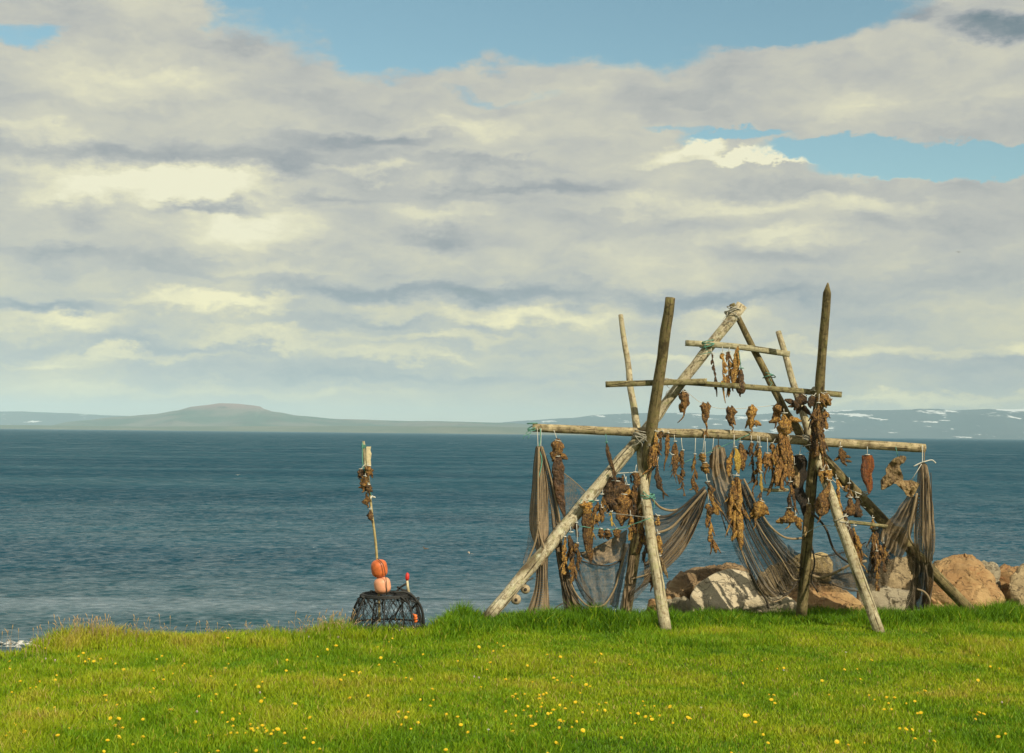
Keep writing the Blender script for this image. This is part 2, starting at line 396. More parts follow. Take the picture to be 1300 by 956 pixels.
def np_mesh(name, verts, faces_list, uvs=None):
    me = bpy.data.meshes.new(name); me.vertices.add(len(verts)); me.vertices.foreach_set('co', np.ascontiguousarray(verts, dtype=np.float32).ravel())
    loops = np.concatenate([f.ravel() for f in faces_list]); tot = np.concatenate([np.full(len(f), f.shape[1]) for f in faces_list])
    st = np.concatenate([[0], np.cumsum(tot)[:-1]])
    me.loops.add(len(loops)); me.loops.foreach_set('vertex_index', loops.astype(np.int32))
    me.polygons.add(len(tot)); me.polygons.foreach_set('loop_start', st.astype(np.int32)); me.polygons.foreach_set('loop_total', tot.astype(np.int32))
    me.polygons.foreach_set('use_smooth', np.ones(len(tot), dtype=bool)); me.update(calc_edges=True); return me
me = np_mesh('sea', verts, [faces])
mt, t, p, o = mat('sea_water'); t.n.remove(p)
gp = t.node('ShaderNodeNewGeometry').outputs['Position']
sx = t.node('ShaderNodeSeparateXYZ', {0: gp})
rip = t.noise(t.scalev(gp, .8, 1, 1), .06, 14, .60, .2)
rip2 = t.noise(t.scalev(gp, .8, 1, 1), 2.2, 4, .6)
cA = t.noise(t.scalev(gp, .6, 1.0, 1), 4.5, 4, .62, .3); cB = t.noise(t.scalev(gp, .55, .75, 1), 1.15, 4, .62, .3)
cC = t.noise(t.scalev(gp, .6, .30, 1), .26, 6, .66, .3)            # small chop, waves and lanes, as noise painting their reflections into the mirror share
dA = t.smooth(sx.outputs[1], 160, 50); dB = t.smooth(sx.outputs[1], 500, 120)
chop = t.m('ADD', t.m('ADD', t.m('MULTIPLY', t.m('SUBTRACT', cA, .5), t.m('ADD', .35, t.m('MULTIPLY', dA, .75))), t.m('MULTIPLY', t.m('SUBTRACT', cB, .5), t.m('ADD', .85, t.m('MULTIPLY', dA, -.25)))), t.m('MULTIPLY', t.m('SUBTRACT', cC, .5), t.m('SUBTRACT', .8, t.m('MULTIPLY', dB, .6))))
chop = t.m('ADD', chop, .5)
gust = t.noise(t.scalev(gp, .22, 1, 1), .05, 5, .62)               # wind lanes, and smooth slicks whose sheen is painted into the mirror share
slick_sheen = t.noise(t.scalev(gp, .10, 1, 1), .16, 5, .6, .6)
near = t.smooth(sx.outputs[1], 150, 34); near2 = t.smooth(sx.outputs[1], 58, 36)
wc = t.mix(t.smooth(gust, .35, .65), (.010, .062, .098), (.016, .082, .118))
wc = t.mix(t.m('MULTIPLY', near2, .6), wc, (.032, .088, .100))
b1 = t.node('ShaderNodeBump', {'Height': rip, 'Strength': 1.0, 'Distance': 3.0})
b2 = t.node('ShaderNodeBump', {'Height': rip2, 'Strength': 1.0, 'Distance': .10, 'Normal': b1.outputs[0]})
df = t.node('ShaderNodeBsdfDiffuse', {'Color': wc, 'Normal': b2.outputs[0]})
gl = t.node('ShaderNodeBsdfGlossy', {'Color': (.92, .97, 1.0, 1), 'Roughness': .22, 'Normal': b2.outputs[0]})
fac = t.m('ADD', .085, t.m('MULTIPLY', near, .11)); fac = t.m('ADD', fac, t.m('MULTIPLY', t.m('SUBTRACT', chop, .5), t.m('ADD', .75, t.m('MULTIPLY', near, .25))))
fac = t.m('ADD', fac, t.m('MULTIPLY', t.m('SUBTRACT', gust, .5), .20))
fac = t.m('ADD', fac, t.m('MULTIPLY', t.m('MULTIPLY', t.smooth(slick_sheen, .5, .66), near2), .24))
mx = t.node('ShaderNodeMixShader', {'Fac': t.m('MINIMUM', t.m('MAXIMUM', fac, .015), .75)}); t.l.new(df.outputs[0], mx.inputs[1]); t.l.new(gl.outputs[0], mx.inputs[2]); t.l.new(mx.outputs[0], o.inputs[0])
tag(link('sea', me, mt), kind='structure')

# foam where the swell runs up the shingle
mb = MB(); rnd = random.Random(3)
fy = 31.6; N = 240; M = 16
vs = []; uvs = []; fs = []
for i in range(N):
    x = -24 + i * .085
    y0 = 33.2 + .35 * noise.noise(Vector((x * .6, 0, 0))) + .12 * noise.noise(Vector((x * 3, 5, 0))); wd = .5 + .3 * noise.noise(Vector((x * .9, 9, 0)))
    for j in range(M):
        f = j / (M - 1); h = math.sin(f * math.pi) * .10 * (1 + 1.2 * noise.noise(Vector((x * 7, f * 5, 1))))
        vs.append((x, y0 + wd * f, SEA + .015 + max(0, h) + .03))
for i in range(N - 1):
    for j in range(M - 1): fs.append((i * M + j, (i + 1) * M + j, (i + 1) * M + j + 1, i * M + j + 1))
mb.add(vs, fs)
mt, t, p, o = mat('foam'); gp = t.node('ShaderNodeNewGeometry').outputs['Position']
n = t.noise(t.scalev(gp, .6, 1, 1), 8, 6, .7)
p.inputs['Base Color'].default_value = (.6, .6, .56, 1); p.inputs['Roughness'].default_value = .8
t.l.new(t.smooth(n, .44, .60), p.inputs['Alpha']); bump(t, p, n, .8, .05)
tag(mb.build('sea_foam', mt), 'white foam of a small wave breaking on the shore', 'foam', kind='stuff')

# ------------------------------------------------------------------ far hills
def hills(name, prof, D, W, mat_, seed, rough=1.0, nx=360, ny=34):
    vs = []; fs = []
    px0, px1 = prof[0][0], prof[-1][0]
    Dr = D + W * .55
    for i in range(nx):
        px = px0 + (px1 - px0) * i / (nx - 1)
        for (a, ya), (b, yb) in zip(prof, prof[1:]):
            if a <= px <= b:
                f = (px - a) / (b - a); f = f * f * (3 - 2 * f) * .5 + f * .5; py = ya + (yb - ya) * f; break
        top = at(px, py, Dr)
        H = max(top.z, 8)
        for j in range(ny):
            v = j / (ny - 1); y = D + W * v
            x = top.x * (.35 + .65 * y / Dr) / 1.0
            s = min(1, v / .55); sh = (s * s * (3 - 2 * s)) ** .8 if v <= .55 else max(0, 1 - ((v - .55) / .45) ** 1.5)
            nn = noise.fractal(Vector((x / 700 + seed, y / 700, seed)), 1, 2, 6)
            rg = abs(noise.noise(Vector((x / 350 + seed * 2, y / 1300, 0))))
            z = H * sh + rough * H * .16 * nn * math.sin(math.pi * min(1, v / .55)) ** .7 - rough * H * .20 * rg * math.sin(math.pi * min(1, v / .55)) + H * .02 * nn
            vs.append((x, y, z * (1 if v > 0 else 0) - 3 + (SEA if v == 0 else 0)))
    for i in range(nx - 1):
        for j in range(ny - 1): fs.append((i * ny + j, (i + 1) * ny + j, (i + 1) * ny + j + 1, i * ny + j + 1))
    me = bpy.data.meshes.new(name); me.from_pydata(vs, [], fs); me.polygons.foreach_set('use_smooth', [True] * len(fs))
    return tag(link(name, me, mat_), kind='structure')
def hillmat(name, c1, c2, c3, snow=None, z0=250, z1=600):
    mt, t, p, o = mat(name); gp = t.node('ShaderNodeNewGeometry').outputs['Position']; gz = t.node('ShaderNodeSeparateXYZ', {0: gp}).outputs[2]
    a = t.noise(gp, 1 / 450, 6, .6); b = t.noise(gp, 1 / 110, 5, .65)
    c = t.mix(t.smooth(a, .4, .62), c1, c2); c = t.mix(t.smooth(gz, z0, z1), c, c3); c = t.mix(t.smooth(b, .55, .7), c, tuple(x * .6 for x in c2))
    if snow:
        s = t.noise(t.scalev(gp, 1, .5, 7), 1 / 260, 6, .6)
        k = t.m('ADD', s, t.m('MULTIPLY', t.smooth(gz, snow[0], snow[1]), snow[2]))
        c = t.mix(t.smooth(k, .625, .66), c, (.75, .76, .76))
    t.l.new(c, p.inputs['Base Color']); p.inputs['Roughness'].default_value = 1; p.inputs['Specular IOR Level'].default_value = 0
    return mt
hm1 = hillmat('near_hill', (.075, .115, .085), (.16, .16, .13), (.26, .18, .16), None, 110, 165)
hm2 = hillmat('far_mountain', (.03, .042, .045), (.045, .055, .058), (.055, .06, .065), (50, 400, .13), 125, 300)
hm4 = hillmat('distant_moor', (.04, .052, .045), (.06, .068, .055), (.06, .065, .065), (50, 400, .02), 125, 300)
hm3 = hillmat('low_moor', (.10, .12, .07), (.15, .15, .09), (.14, .13, .09), None, 75, 150)
PR = [(520, 545), (600, 540), (660, 534), (720, 531), (760, 526), (800, 524), (870, 524), (920, 527), (960, 526), (1000, 521), (1060, 520), (1130, 521), (1200, 520), (1260, 518), (1330, 520), (1500, 522), (1800, 530)]
PL = [(-500, 530), (-200, 525), (-60, 524), (20, 522), (80, 524), (140, 527), (220, 530), (320, 533), (450, 536), (560, 539), (640, 544)]
PH = [(40, 544), (100, 534), (150, 528), (195, 525), (225, 520), (245, 515), (258, 513.5), (280, 511), (300, 512), (318, 514), (330, 515.5), (336, 519), (348, 522), (380, 527), (430, 531), (520, 534), (640, 536), (700, 540), (780, 546)]
hills('mountain_range', PR, 11500, 3500, hm2, 3.1, 1.0)
hills('distant_ridge', PL, 12000, 3000, hm4, 8.4, .8)
hills('table_hill', PH, 7600, 2100, hm1, 1.7, 1.7)
hills('low_shore', [(-600, 540), (0, 539), (200, 541), (420, 540), (600, 541), (760, 543), (900, 548), (1000, 556)], 7000, 1200, hm3, 5.5, .9)

# ------------------------------------------------------------------ haze
hb = 19000; z0, z1 = -5.0, 330.0
me = bpy.data.meshes.new('haze')
me.from_pydata([(x, y, z) for z in (z0, z1) for y in (-hb, hb) for x in (-hb * 1.25, hb * 1.25)], [],
               [(0, 2, 3, 1), (4, 5, 7, 6), (0, 1, 5, 4), (2, 6, 7, 3), (0, 4, 6, 2), (1, 3, 7, 5)])
mt = bpy.data.materials.new('haze_air'); mt.use_nodes = True; t = NT(mt.node_tree); t.n.clear()
o = t.node('ShaderNodeOutputMaterial'); pv = t.node('ShaderNodeVolumePrincipled', {'Color': (.56, .83, 1.0, 1), 'Density': 7.0e-5, 'Anisotropy': -0.3})
t.l.new(pv.outputs[0], o.inputs['Volume'])
tag(link('haze', me, mt), 'thin bluish haze over the fjord', 'haze', kind='stuff')

# ------------------------------------------------------------------ boulders
def rockmat(name, c1, c2, c3, warm=None):
    mt, t, p, o = mat(name)
    g = t.node('ShaderNodeTexCoord').outputs['Object']
    a = t.noise(g, 1.3, 7, .62, .5); b = t.noise(g, 11, 7, .7); v = t.noise(t.scalev(g, 3, 3, 7), 1, 5, .6, 1.2)
    c = t.mix(t.smooth(a, .38, .62), c1, c2); c = t.mix(t.m('MULTIPLY', t.smooth(v, .55, .68), .7), c, c3)
    c = t.mix(t.smooth(b, .60, .72), c, tuple(x * .55 for x in c1)); c = t.mix(t.m('MULTIPLY', t.smooth(b, .42, .34), .5), c, tuple(min(.7, x * 1.4) for x in c2))
    ck = t.noise(g, 2.1, 4, .55, .8); line = t.m('ABSOLUTE', t.m('SUBTRACT', ck, .5))
    crack = t.smooth(line, .010, .002)
    c = t.mix(t.m('MULTIPLY', crack, .35), c, (.06, .045, .03))
    t.l.new(c, p.inputs['Base Color']); p.inputs['Roughness'].default_value = .92
    bump(t, p, t.m('SUBTRACT', t.m('ADD', b, t.m('MULTIPLY', v, .7)), t.m('MULTIPLY', crack, 1.0)), .9, .05)
    return mt
RK = {'cream': rockmat('cream_rock', (.47, .40, .27), (.54, .46, .32), (.40, .32, .20)),
      'brown': rockmat('brown_rock', (.17, .11, .055), (.27, .18, .09), (.33, .25, .14)),
      'orange': rockmat('rusty_rock', (.29, .165, .066), (.40, .26, .115), (.26, .11, .04)),
      'tan': rockmat('tan_rock', (.29, .22, .12), (.37, .28, .15), (.19, .13, .07)),
      'grey': rockmat('grey_rock', (.27, .23, .15), (.35, .30, .20), (.18, .14, .08)),
      'yellow': rockmat('yellowish_rock', (.38, .28, .12), (.47, .36, .17), (.27, .19, .08))}
def boulder(pts, m_, label, seed, amp=.05, crag=1.0):
    """pts: (px, py, depth) corners of the rock"""
    bm = bmesh.new()
    P = [at(*q) for q in pts]; c = sum(P, Vector()) / len(P); zmin = min(q.z for q in P)
    base_o = Vector((c.x, c.y, max(zmin, -.4)))
    for q in P: bm.verts.new(q - base_o)
    bmesh.ops.convex_hull(bm, input=bm.verts)
    for v in [v for v in bm.verts if not v.link_faces]: bm.verts.remove(v)
    bmesh.ops.bevel(bm, geom=bm.edges[:] , offset=.03, segments=1, affect='EDGES', clamp_overlap=True)
    bmesh.ops.triangulate(bm, faces=bm.faces[:])
    for L in (.8, .4, .2, .11, .065):
        e = [e for e in bm.edges if e.calc_length() > L]
        if e: bmesh.ops.subdivide_edges(bm, edges=e, cuts=1); bmesh.ops.triangulate(bm, faces=bm.faces[:])
    bmesh.ops.smooth_vert(bm, verts=bm.verts[:], factor=.25, use_axis_x=True, use_axis_y=True, use_axis_z=True)
    bm.normal_update()
    for v in bm.verts:
        s = Vector((seed * 7.1, seed * 1.3, seed)); q = v.co
        big = noise.noise(q * 1.6 + s); rid = 1 - abs(noise.noise(q * 3.1 + s)) * 2; fin_ = noise.fractal(q * 9 + s, 1, 2, 3)
        w1 = q.x * 2.1 + q.z * 1.1 + big * 1.2 + seed; w2 = q.z * 2.7 - q.x * .8 + q.y + big; step = (w1 - math.floor(w1)) + .8 * (w2 - math.floor(w2))
        v.co = q + v.normal * (amp * (.8 * big + .4 * rid + .35 * fin_ + crag * (step - .9)))
    me = bpy.data.meshes.new('boulder'); bm.to_mesh(me); bm.free(); me.polygons.foreach_set('use_smooth', [True] * len(me.polygons))
    try: me.set_sharp_from_angle(angle=R(38))
    except Exception: pass
    o = link('boulder', me, RK[m_], None, base_o)
    return tag(o, label, 'boulder', 'boulders of the shore defence')
boulder([(846, 762, 27.2), (850, 738, 27.6), (868, 726, 27.9), (905, 720, 28.0), (926, 715, 28.0), (944, 721, 28.1), (955, 738, 28.2), (850, 770, 28.5), (955, 770, 29.0), (900, 722, 28.9), (935, 718, 28.9), (848, 748, 28.6)],
        'brown', 'brown ridge-topped boulder behind the big cream rock', 1)
boulder([(872, 784, 26.75), (876, 756, 26.85), (884, 742, 27.05), (908, 727, 27.35), (925, 721, 27.5), (950, 726, 27.7), (958, 738, 27.5), (966, 760, 27.3), (972, 782, 27.1), (925, 775, 26.85), (880, 782, 28.2), (966, 782, 28.3), (930, 728, 28.2)],
        'cream', 'largest cream boulder, pale flat face, left of the right dark post', 2, .016, .15)
boulder([(844, 785, 27.0), (847, 764, 26.95), (856, 756, 26.95), (872, 762, 26.7), (878, 782, 26.65), (855, 785, 27.6), (874, 764, 27.4), (848, 762, 27.3)],
        'grey', 'small dark grey rock at the lower left foot of the cream boulder', 3)
boulder([(818, 780, 27.2), (826, 760, 27.2), (840, 752, 27.3), (854, 756, 27.3), (862, 770, 27.1), (860, 785, 27.1), (820, 782, 28.0), (852, 760, 28.0)],
        'orange', 'small rusty orange rock, leftmost of the shore rocks', 4)
boulder([(930, 785, 26.8), (945, 764, 26.7), (965, 757, 26.75), (998, 758, 26.8), (1012, 768, 26.8), (1010, 785, 26.8), (940, 785, 27.6), (1000, 765, 27.6)],
        'cream', 'low pale slab between the cream boulder and the right dark post', 5)
boulder([(962, 770, 27.8), (958, 742, 27.9), (968, 724, 28.1), (985, 716, 28.3), (1005, 718, 28.3), (1018, 735, 28.1), (1015, 770, 27.9), (962, 770, 29), (1010, 725, 29)],
        'tan', 'tan boulder seen through the net, left of the right dark post', 6)
boulder([(992, 745, 28.6), (994, 720, 28.8), (1010, 702, 29.1), (1045, 700, 29.2), (1058, 716, 28.7), (1056, 735, 28.6), (1040, 750, 28.7), (1000, 740, 30), (1050, 715, 30), (1020, 760, 28.8)],
        'yellow', 'rounded yellow-tan boulder standing high behind the right dark post', 7)
boulder([(982, 785, 27.0), (992, 758, 27.1), (1015, 742, 27.3), (1040, 738, 27.4), (1065, 744, 27.3), (1092, 762, 27.1), (1098, 785, 27.0), (1040, 770, 26.8), (990, 785, 28.3), (1090, 785, 28.3), (1045, 742, 28.1)],
        'orange', 'low orange boulder just behind the foot of the right dark post', 8)
boulder([(1084, 785, 27.3), (1090, 748, 27.4), (1100, 741, 27.5), (1130, 748, 27.4), (1158, 752, 27.4), (1164, 785, 27.2), (1125, 775, 27.1), (1090, 785, 28.4), (1155, 755, 28.4)],
        'grey', 'grey-tan slab with a pale top edge under the right net', 9)
boulder([(1112, 762, 28.2), (1116, 728, 28.3), (1126, 712, 28.5), (1148, 706, 28.6), (1164, 708, 28.5), (1168, 760, 28.2), (1115, 762, 29.4), (1160, 712, 29.4)],
        'tan', 'upright tan boulder left of the net hanging from the rail end', 10)
boulder([(1172, 792, 26.9), (1176, 740, 27.1), (1186, 716, 27.5), (1224, 704, 28.0), (1243, 711, 27.8), (1275, 762, 27.1), (1262, 778, 27.1), (1236, 792, 26.5), (1232, 722, 27.2), (1180, 792, 28.6), (1265, 770, 28.6), (1240, 716, 28.8), (1190, 716, 28.8)],
        'orange', 'largest rusty orange boulder, behind the right foot of the A frame', 11, .06)
boulder([(1238, 765, 28.4), (1240, 722, 28.6), (1246, 713, 28.7), (1262, 712, 28.8), (1268, 718, 28.7), (1266, 765, 28.3), (1242, 762, 29.5), (1266, 720, 29.5)],
        'grey', 'grey upright rock peeping over the right edge of the rusty boulder', 12)
boulder([(1260, 762, 29.2), (1262, 724, 29.3), (1272, 718, 29.5), (1292, 719, 29.5), (1300, 730, 29.3), (1300, 762, 29.2), (1265, 760, 30.4), (1298, 724, 30.4)],
        'orange', 'orange rock farthest back in the gap near the right edge', 13)
boulder([(1283, 795, 27.2), (1280, 745, 27.3), (1284, 730, 27.6), (1296, 720, 27.8), (1325, 712, 28.0), (1370, 722, 28.0), (1385, 760, 27.4), (1380, 795, 27.2), (1320, 780, 26.9), (1290, 795, 28.8), (1370, 795, 28.8), (1310, 718, 28.8)],
        'tan', 'tan boulder with a shadowed left face, cut by the right edge', 14, .06)
boulder([(1262, 795, 27.6), (1262, 768, 27.6), (1275, 762, 27.7), (1288, 770, 27.6), (1288, 795, 27.5), (1268, 790, 28.4), (1285, 772, 28.4)], 'grey', 'small dark rock down in the gap between two right boulders', 15)

# ------------------------------------------------------------------ the drying rack
RACK0 = at(930, 770, 25.0); RACK0.z = 0
rack = empty('fish_drying_rack', RACK0)
tag(rack, 'tall rack of lashed weathered poles hung with dried fish and nets', 'fish rack')
def pole(name, pts, radii, m_, seed, label=None, point=False, n=26, square=False, wob=.10):
    P = [at(*q) for q in pts]
    C = catmull(P, n)
    if not square: C = [c + Vector((noise.noise(Vector((i * .35, seed, 0))), noise.noise(Vector((i * .35, seed, 5))) * .5, 0)) * (.012 if seed in (1, 3) else .026) for i, c in enumerate(C)]
    r = [radii[0] + (radii[-1] - radii[0]) * i / (n - 1) for i in range(n)] if len(radii) == 2 else list(np.interp(np.linspace(0, 1, n), np.linspace(0, 1, len(radii)), radii))
    mb = MB()
    if point:
        d = (C[0] - C[1]).normalized(); C = [C[0], C[0] - d * .17] + [c for c in C[1:]]; r = [.012, r[0]] + r[1:]
    mb.tube(C, r, 14 if not square else 8, wob=wob if not square else .05, seed=seed, square=square, uvoff=seed * 3.3)
    o = mb.build(name, m_, rack, origin=C[-1] if not square else C[0])
    if label: o['label'] = label
    return o
# (top ... foot)
P1 = [(851, 378, 24.30), (838, 470, 24.62), (818, 612, 25.06), (794, 786, 25.52)]
P2 = [(788, 400, 26.08), (800, 485, 25.62), (811, 560, 25.24), (826, 680, 24.5), (846, 802, 23.8)]
P3 = [(1051, 359, 24.30), (1040, 500, 24.76), (1030, 620, 25.1), (1017, 786, 25.53)]
P4 = [(988, 421, 25.96), (1024, 540, 25.27), (1060, 645, 24.68), (1117, 805, 23.8)]
A1 = [(942, 387, 25.12), (862, 490, 25.12), (812, 556, 25.13), (720, 665, 24.9), (618, 786, 24.5)]
A2 = [(929, 386, 25.28), (955, 440, 25.40), (990, 508, 25.36), (1014, 548, 25.30), (1045, 582, 25.3), (1130, 670, 25.5), (1240, 784, 25.9)]
H1 = [(676, 543, 25.02), (820, 549, 25.03), (930, 552, 25.03), (1040, 561, 25.04), (1175, 569, 25.06)]
pole('post', P1, (.085, .105, .10), W_POST, 1, 'dark olive post with a flat top, leaning right')
pole('leg', P2, (.045, .062, .085, .105), W_LEG, 2, 'thin pale pole crossing in front as the left front leg')
pole('post', P3, (.07, .095, .10), W_POST, 3, 'dark post with a pointed top', point=True)
pole('leg', P4, (.05, .07, .09, .095), W_LEG, 4, 'grey pole with its foot in the lawn, right front leg')
pole('brace', A1, (.10, .085, .115, .115), W_PALE, 5, 'thick pale sloping pole of the A frame', n=34)
pole('brace', A2, (.055, .062, .085, .10, .10), W_POST, 6, 'thin darker pole sloping down to the right', n=34)
pole('rail', H1, (.075, .085, .08), W_RAIL, 7, 'long main rail', n=36)
pole('crossbar', [(769, 488, 24.80), (897, 484, 24.86)], (.052, .048), W_BOARD, 8, 'short upper crossbar, left half', square=True)
pole('crossbar', [(862, 485, 24.98), (960, 492, 24.95), (1068, 501, 24.93)], (.045, .05), W_BOARD, 9, 'darker upper crossbar, right half', square=True)
pole('crossbar', [(871, 435.5, 24.95), (935, 440, 25.15), (1001, 449.5, 25.50)], (.05, .05), W_STRIP, 10, 'pale topmost board', square=True)
pole('crossbar', [(1060, 661, 24.55), (1100, 665, 24.9), (1145, 671, 25.35)], (.035, .03), W_BOARD, 11, 'short low stick tied between leg and brace', n=12)
# lashings where poles cross
def lashing(px, py, Y, r, turns, seed, tails=2, m_=None):
    rnd = random.Random(seed); mb = MB(); c = at(px, py, Y)
    for k in range(turns):
        ax = Vector((rnd.uniform(-.6, .6), rnd.uniform(-.3, .3), 1)).normalized(); e1 = ax.orthogonal().normalized(); e2 = ax.cross(e1)
        off = ax * rnd.uniform(-.09, .09); q = [c + off + (e1 * math.cos(a) + e2 * math.sin(a)) * r * rnd.uniform(.95, 1.08) for a in [i * math.pi / 8 for i in range(17)]]
        mb.tube(q, .009, 5)
    for k in range(tails):
        a = c + Vector((rnd.uniform(-r, r), -r, 0)); q = [a + Vector((rnd.uniform(-.04, .04) * i, -.01 * i, -.05 * i)) for i in range(5)]
        mb.tube(q, .006, 4)
    return mb.build('lashing', m_ or M_WIRE, rack, origin=c)
lashing(932, 397, 25.16, .15, 7, 1); lashing(818, 553, 25.05, .21, 12, 2, 5); lashing(1032, 561, 25.05, .2, 8, 3, 4)
lashing(897, 437, 25.05, .13, 3, 4, 1, M_GREENCORD); lashing(852, 487, 24.95, .13, 2, 5); lashing(1039, 499, 24.83, .13, 4, 6, 2)
lashing(822, 632, 24.8, .12, 3, 7, 1, M_GREENCORD); lashing(745, 634, 24.96, .13, 2, 8, 2, M_GREENCORD); lashing(1068, 662, 24.6, .12, 4, 9); lashing(1140, 672, 25.45, .12, 4, 10)
lashing(676, 543, 25.02, .085, 3, 11, 2, M_GREENCORD); lashing(1094, 630, 25.42, .11, 3, 12)
lashing(976, 480, 25.37, .10, 2, 13, 1, M_GREENCORD)

# ------------------------------------------------------------------ lines tied across the rack
def line(pts, r, m_, label, sag=0, cat='line'):
    P = catmull([at(*q) for q in pts], 14)
    mb = MB(); mb.tube(P, r, 5)
    return tag(mb.build('hanging_line', m_, None, origin=P[0]), label, cat)
line([(868, 494, 24.95), (895, 514, 24.95), (930, 519, 24.95), (990, 514, 25.2)], .005, M_CORD, 'white line with a row of five fish heads, above the main rail')
line([(866, 588, 24.95), (905, 572, 24.95), (952, 551, 24.93)], .006, M_GREENCORD, 'green twine slanting up to the middle of the main rail')
line([(783, 601, 24.97), (800, 600, 24.97), (818, 599, 24.95)], .008, M_CORD, 'short pale line between the sloping brace and the left dark post')
line([(735, 668, 24.7), (780, 672, 24.7), (825, 658, 24.45)], .008, M_GREENCORD, 'long sagging green-grey twine across the left opening')
line([(740, 655, 24.75), (775, 652, 24.8), (822, 657, 24.5)], .006, M_WIRE, 'pale twine just below the big round dark bundle')
line([(1050, 603, 24.85), (1066, 616, 25.1), (1094, 628, 25.3)], .009, M_CORD, 'pale line from the right leg to the right brace')
line([(1030, 650, 25.0), (1048, 670, 25.0), (1060, 700, 24.9), (1086, 720, 24.35)], .022, M_DARKROPE, 'bent dark rope hanging right of the pointed post', cat='rope')
line([(1018, 680, 25.2), (1040, 668, 25.0), (1058, 668, 24.7)], .006, M_CORD, 'thin pale string between pointed post and right leg')
tagst = MB(); tagst.tube([at(969, 621.5, 24.95), at(985, 622.5, 24.9), at(1001, 622, 24.95)], .03, 7, wob=.1, square=True)
tag(tagst.build('hanging_stick', W_STRIP, None, origin=at(985, 622, 24.9)), 'pinkish pale stick lying level among the hanging fish', 'stick')

# ------------------------------------------------------------------ dried fish
PROF = {
    'head': [(0, .5), (.1, .85), (.3, 1), (.5, .72), (.62, .85), (.78, .5), (.9, .3), (1, .1)],
    'split': [(0, .12), (.1, .5), (.3, .85), (.55, 1), (.8, .75), (.93, .4), (1, .05)],
    'strap': [(0, .75), (.15, 1), (.4, .95), (.7, .75), (.9, .4), (1, .04)],
    'pear': [(0, .15), (.2, .35), (.45, .7), (.7, 1), (.88, .8), (1, .2)],
    'cone': [(0, .1), (.15, .35), (.4, .7), (.7, 1), (.9, .9), (1, .4)],
}
def body(mb, a, b, W, prof, seed, bend=0.0, flat=.6, crump=.35, seg=14, n=18, mouth=False):
    """crumpled tapering body between a and b"""
    d = b - a; L = d.length; d.normalize(); side = d.cross(Vector((0, 1, 0))).normalized(); dep = side.cross(d)
    rot = ((seed * 37) % 100) / 100 * 1.2 - .6
    s2 = side * math.cos(rot) + dep * math.sin(rot); d2 = dep * math.cos(rot) - side * math.sin(rot)
    P = PROF[prof]; vs = []; fs = []; uv = []
    sd = Vector((seed * 3.17, seed * 1.93, seed * .7))
    for i in range(n):
        t_ = i / (n - 1); c = a.lerp(b, t_) + side * (bend * math.sin(math.pi * t_)) + s2 * (W * .16 * noise.noise(Vector((t_ * 3, seed, 2))))
        r = np.interp(t_, [q[0] for q in P], [q[1] for q in P]) * W / 2
        fold = math.sin(t_ * 21 + seed) * .06
        for k in range(seg):
            th = 2 * math.pi * k / seg; e = Vector((math.cos(th), math.sin(th), t_ * L / max(W, .03) * 1.1))
            q = 1 + crump * (1.5 * noise.noise(e * 1.3 + sd) + .9 * noise.noise(e * 3.1 + sd)) + fold
            q *= 1 - .30 * max(0, math.sin(th * 3 + seed + t_ * 2)) * crump * 2
            q *= 1 - 1.5 * crump * max(0, .34 - abs(noise.noise(e * 2.4 + sd * 2))) + crump * .7 * noise.noise(e * 6.5 + sd)
            q = max(q, .12)
            z = -d * (mouth * (r * .7 * max(0, math.cos(th * 2 + seed)))) if i == 0 and mouth else Vector()
            vs.append(c + s2 * (math.cos(th) * r * q) + d2 * (math.sin(th) * r * q * flat) + z)
    for i in range(n - 1):
        for k in range(seg): fs.append((i * seg + k, i * seg + (k + 1) % seg, (i + 1) * seg + (k + 1) % seg, (i + 1) * seg + k))
    vs.append(a + d * (.22 * W)); c0 = len(vs) - 1; vs.append(b)
    for k in range(seg): fs.append((c0, (k + 1) % seg, k)); fs.append((c0 + 1, (n - 1) * seg + k, (n - 1) * seg + (k + 1) % seg))
    mb.add(vs, fs)
def flap(mb, root, tip, w_, seed, thick=.012, curl=.3):
    """leathery fin or gill flap: a thin curled wedge"""
    d = tip - root; L = d.length; d.normalize(); s = d.cross(Vector((0, 1, 0))).normalized(); dp = s.cross(d); n = 6; vs = []; fs = []
    for i in range(n):
        t_ = i / (n - 1); c = root.lerp(tip, t_) + dp * (curl * L * (t_ ** 2) * (.5 if seed % 2 else -.5)); wd = w_ * (.55 + .6 * math.sin(t_ * 2.6)) * (1 - .75 * t_)
        wd *= 1 + .3 * noise.noise(Vector((t_ * 4, seed, 3)))
        for q in (-1, 0, 1):
            for z in (-1, 1): vs.append(c + s * (wd / 2 * q) + dp * (thick / 2 * z + abs(q) * w_ * .22))
    for i in range(n - 1):
        o_ = i * 6; p_ = o_ + 6
        for a_, b_ in ((0, 2), (2, 4)): fs.append((o_ + a_, o_ + b_, p_ + b_, p_ + a_))
        for a_, b_ in ((1, 3), (3, 5)): fs.append((o_ + b_, o_ + a_, p_ + a_, p_ + b_))
        fs.append((o_ + 0, p_ + 0, p_ + 1, o_ + 1)); fs.append((o_ + 4, o_ + 5, p_ + 5, p_ + 4))
    fs.append((0, 1, 3, 2)); fs.append((2, 3, 5, 4)); e = (n - 1) * 6; fs.append((e, e + 2, e + 3, e + 1)); fs.append((e + 2, e + 4, e + 5, e + 3))
    mb.add(vs, fs)
PXM = 71.4
ALT = {'brown': 'gold', 'gold': 'brown', 'dark': 'brown', 'bright': 'gold', 'tan': 'brown', 'black': 'dark', 'red': 'brown', 'strap': 'dark'}
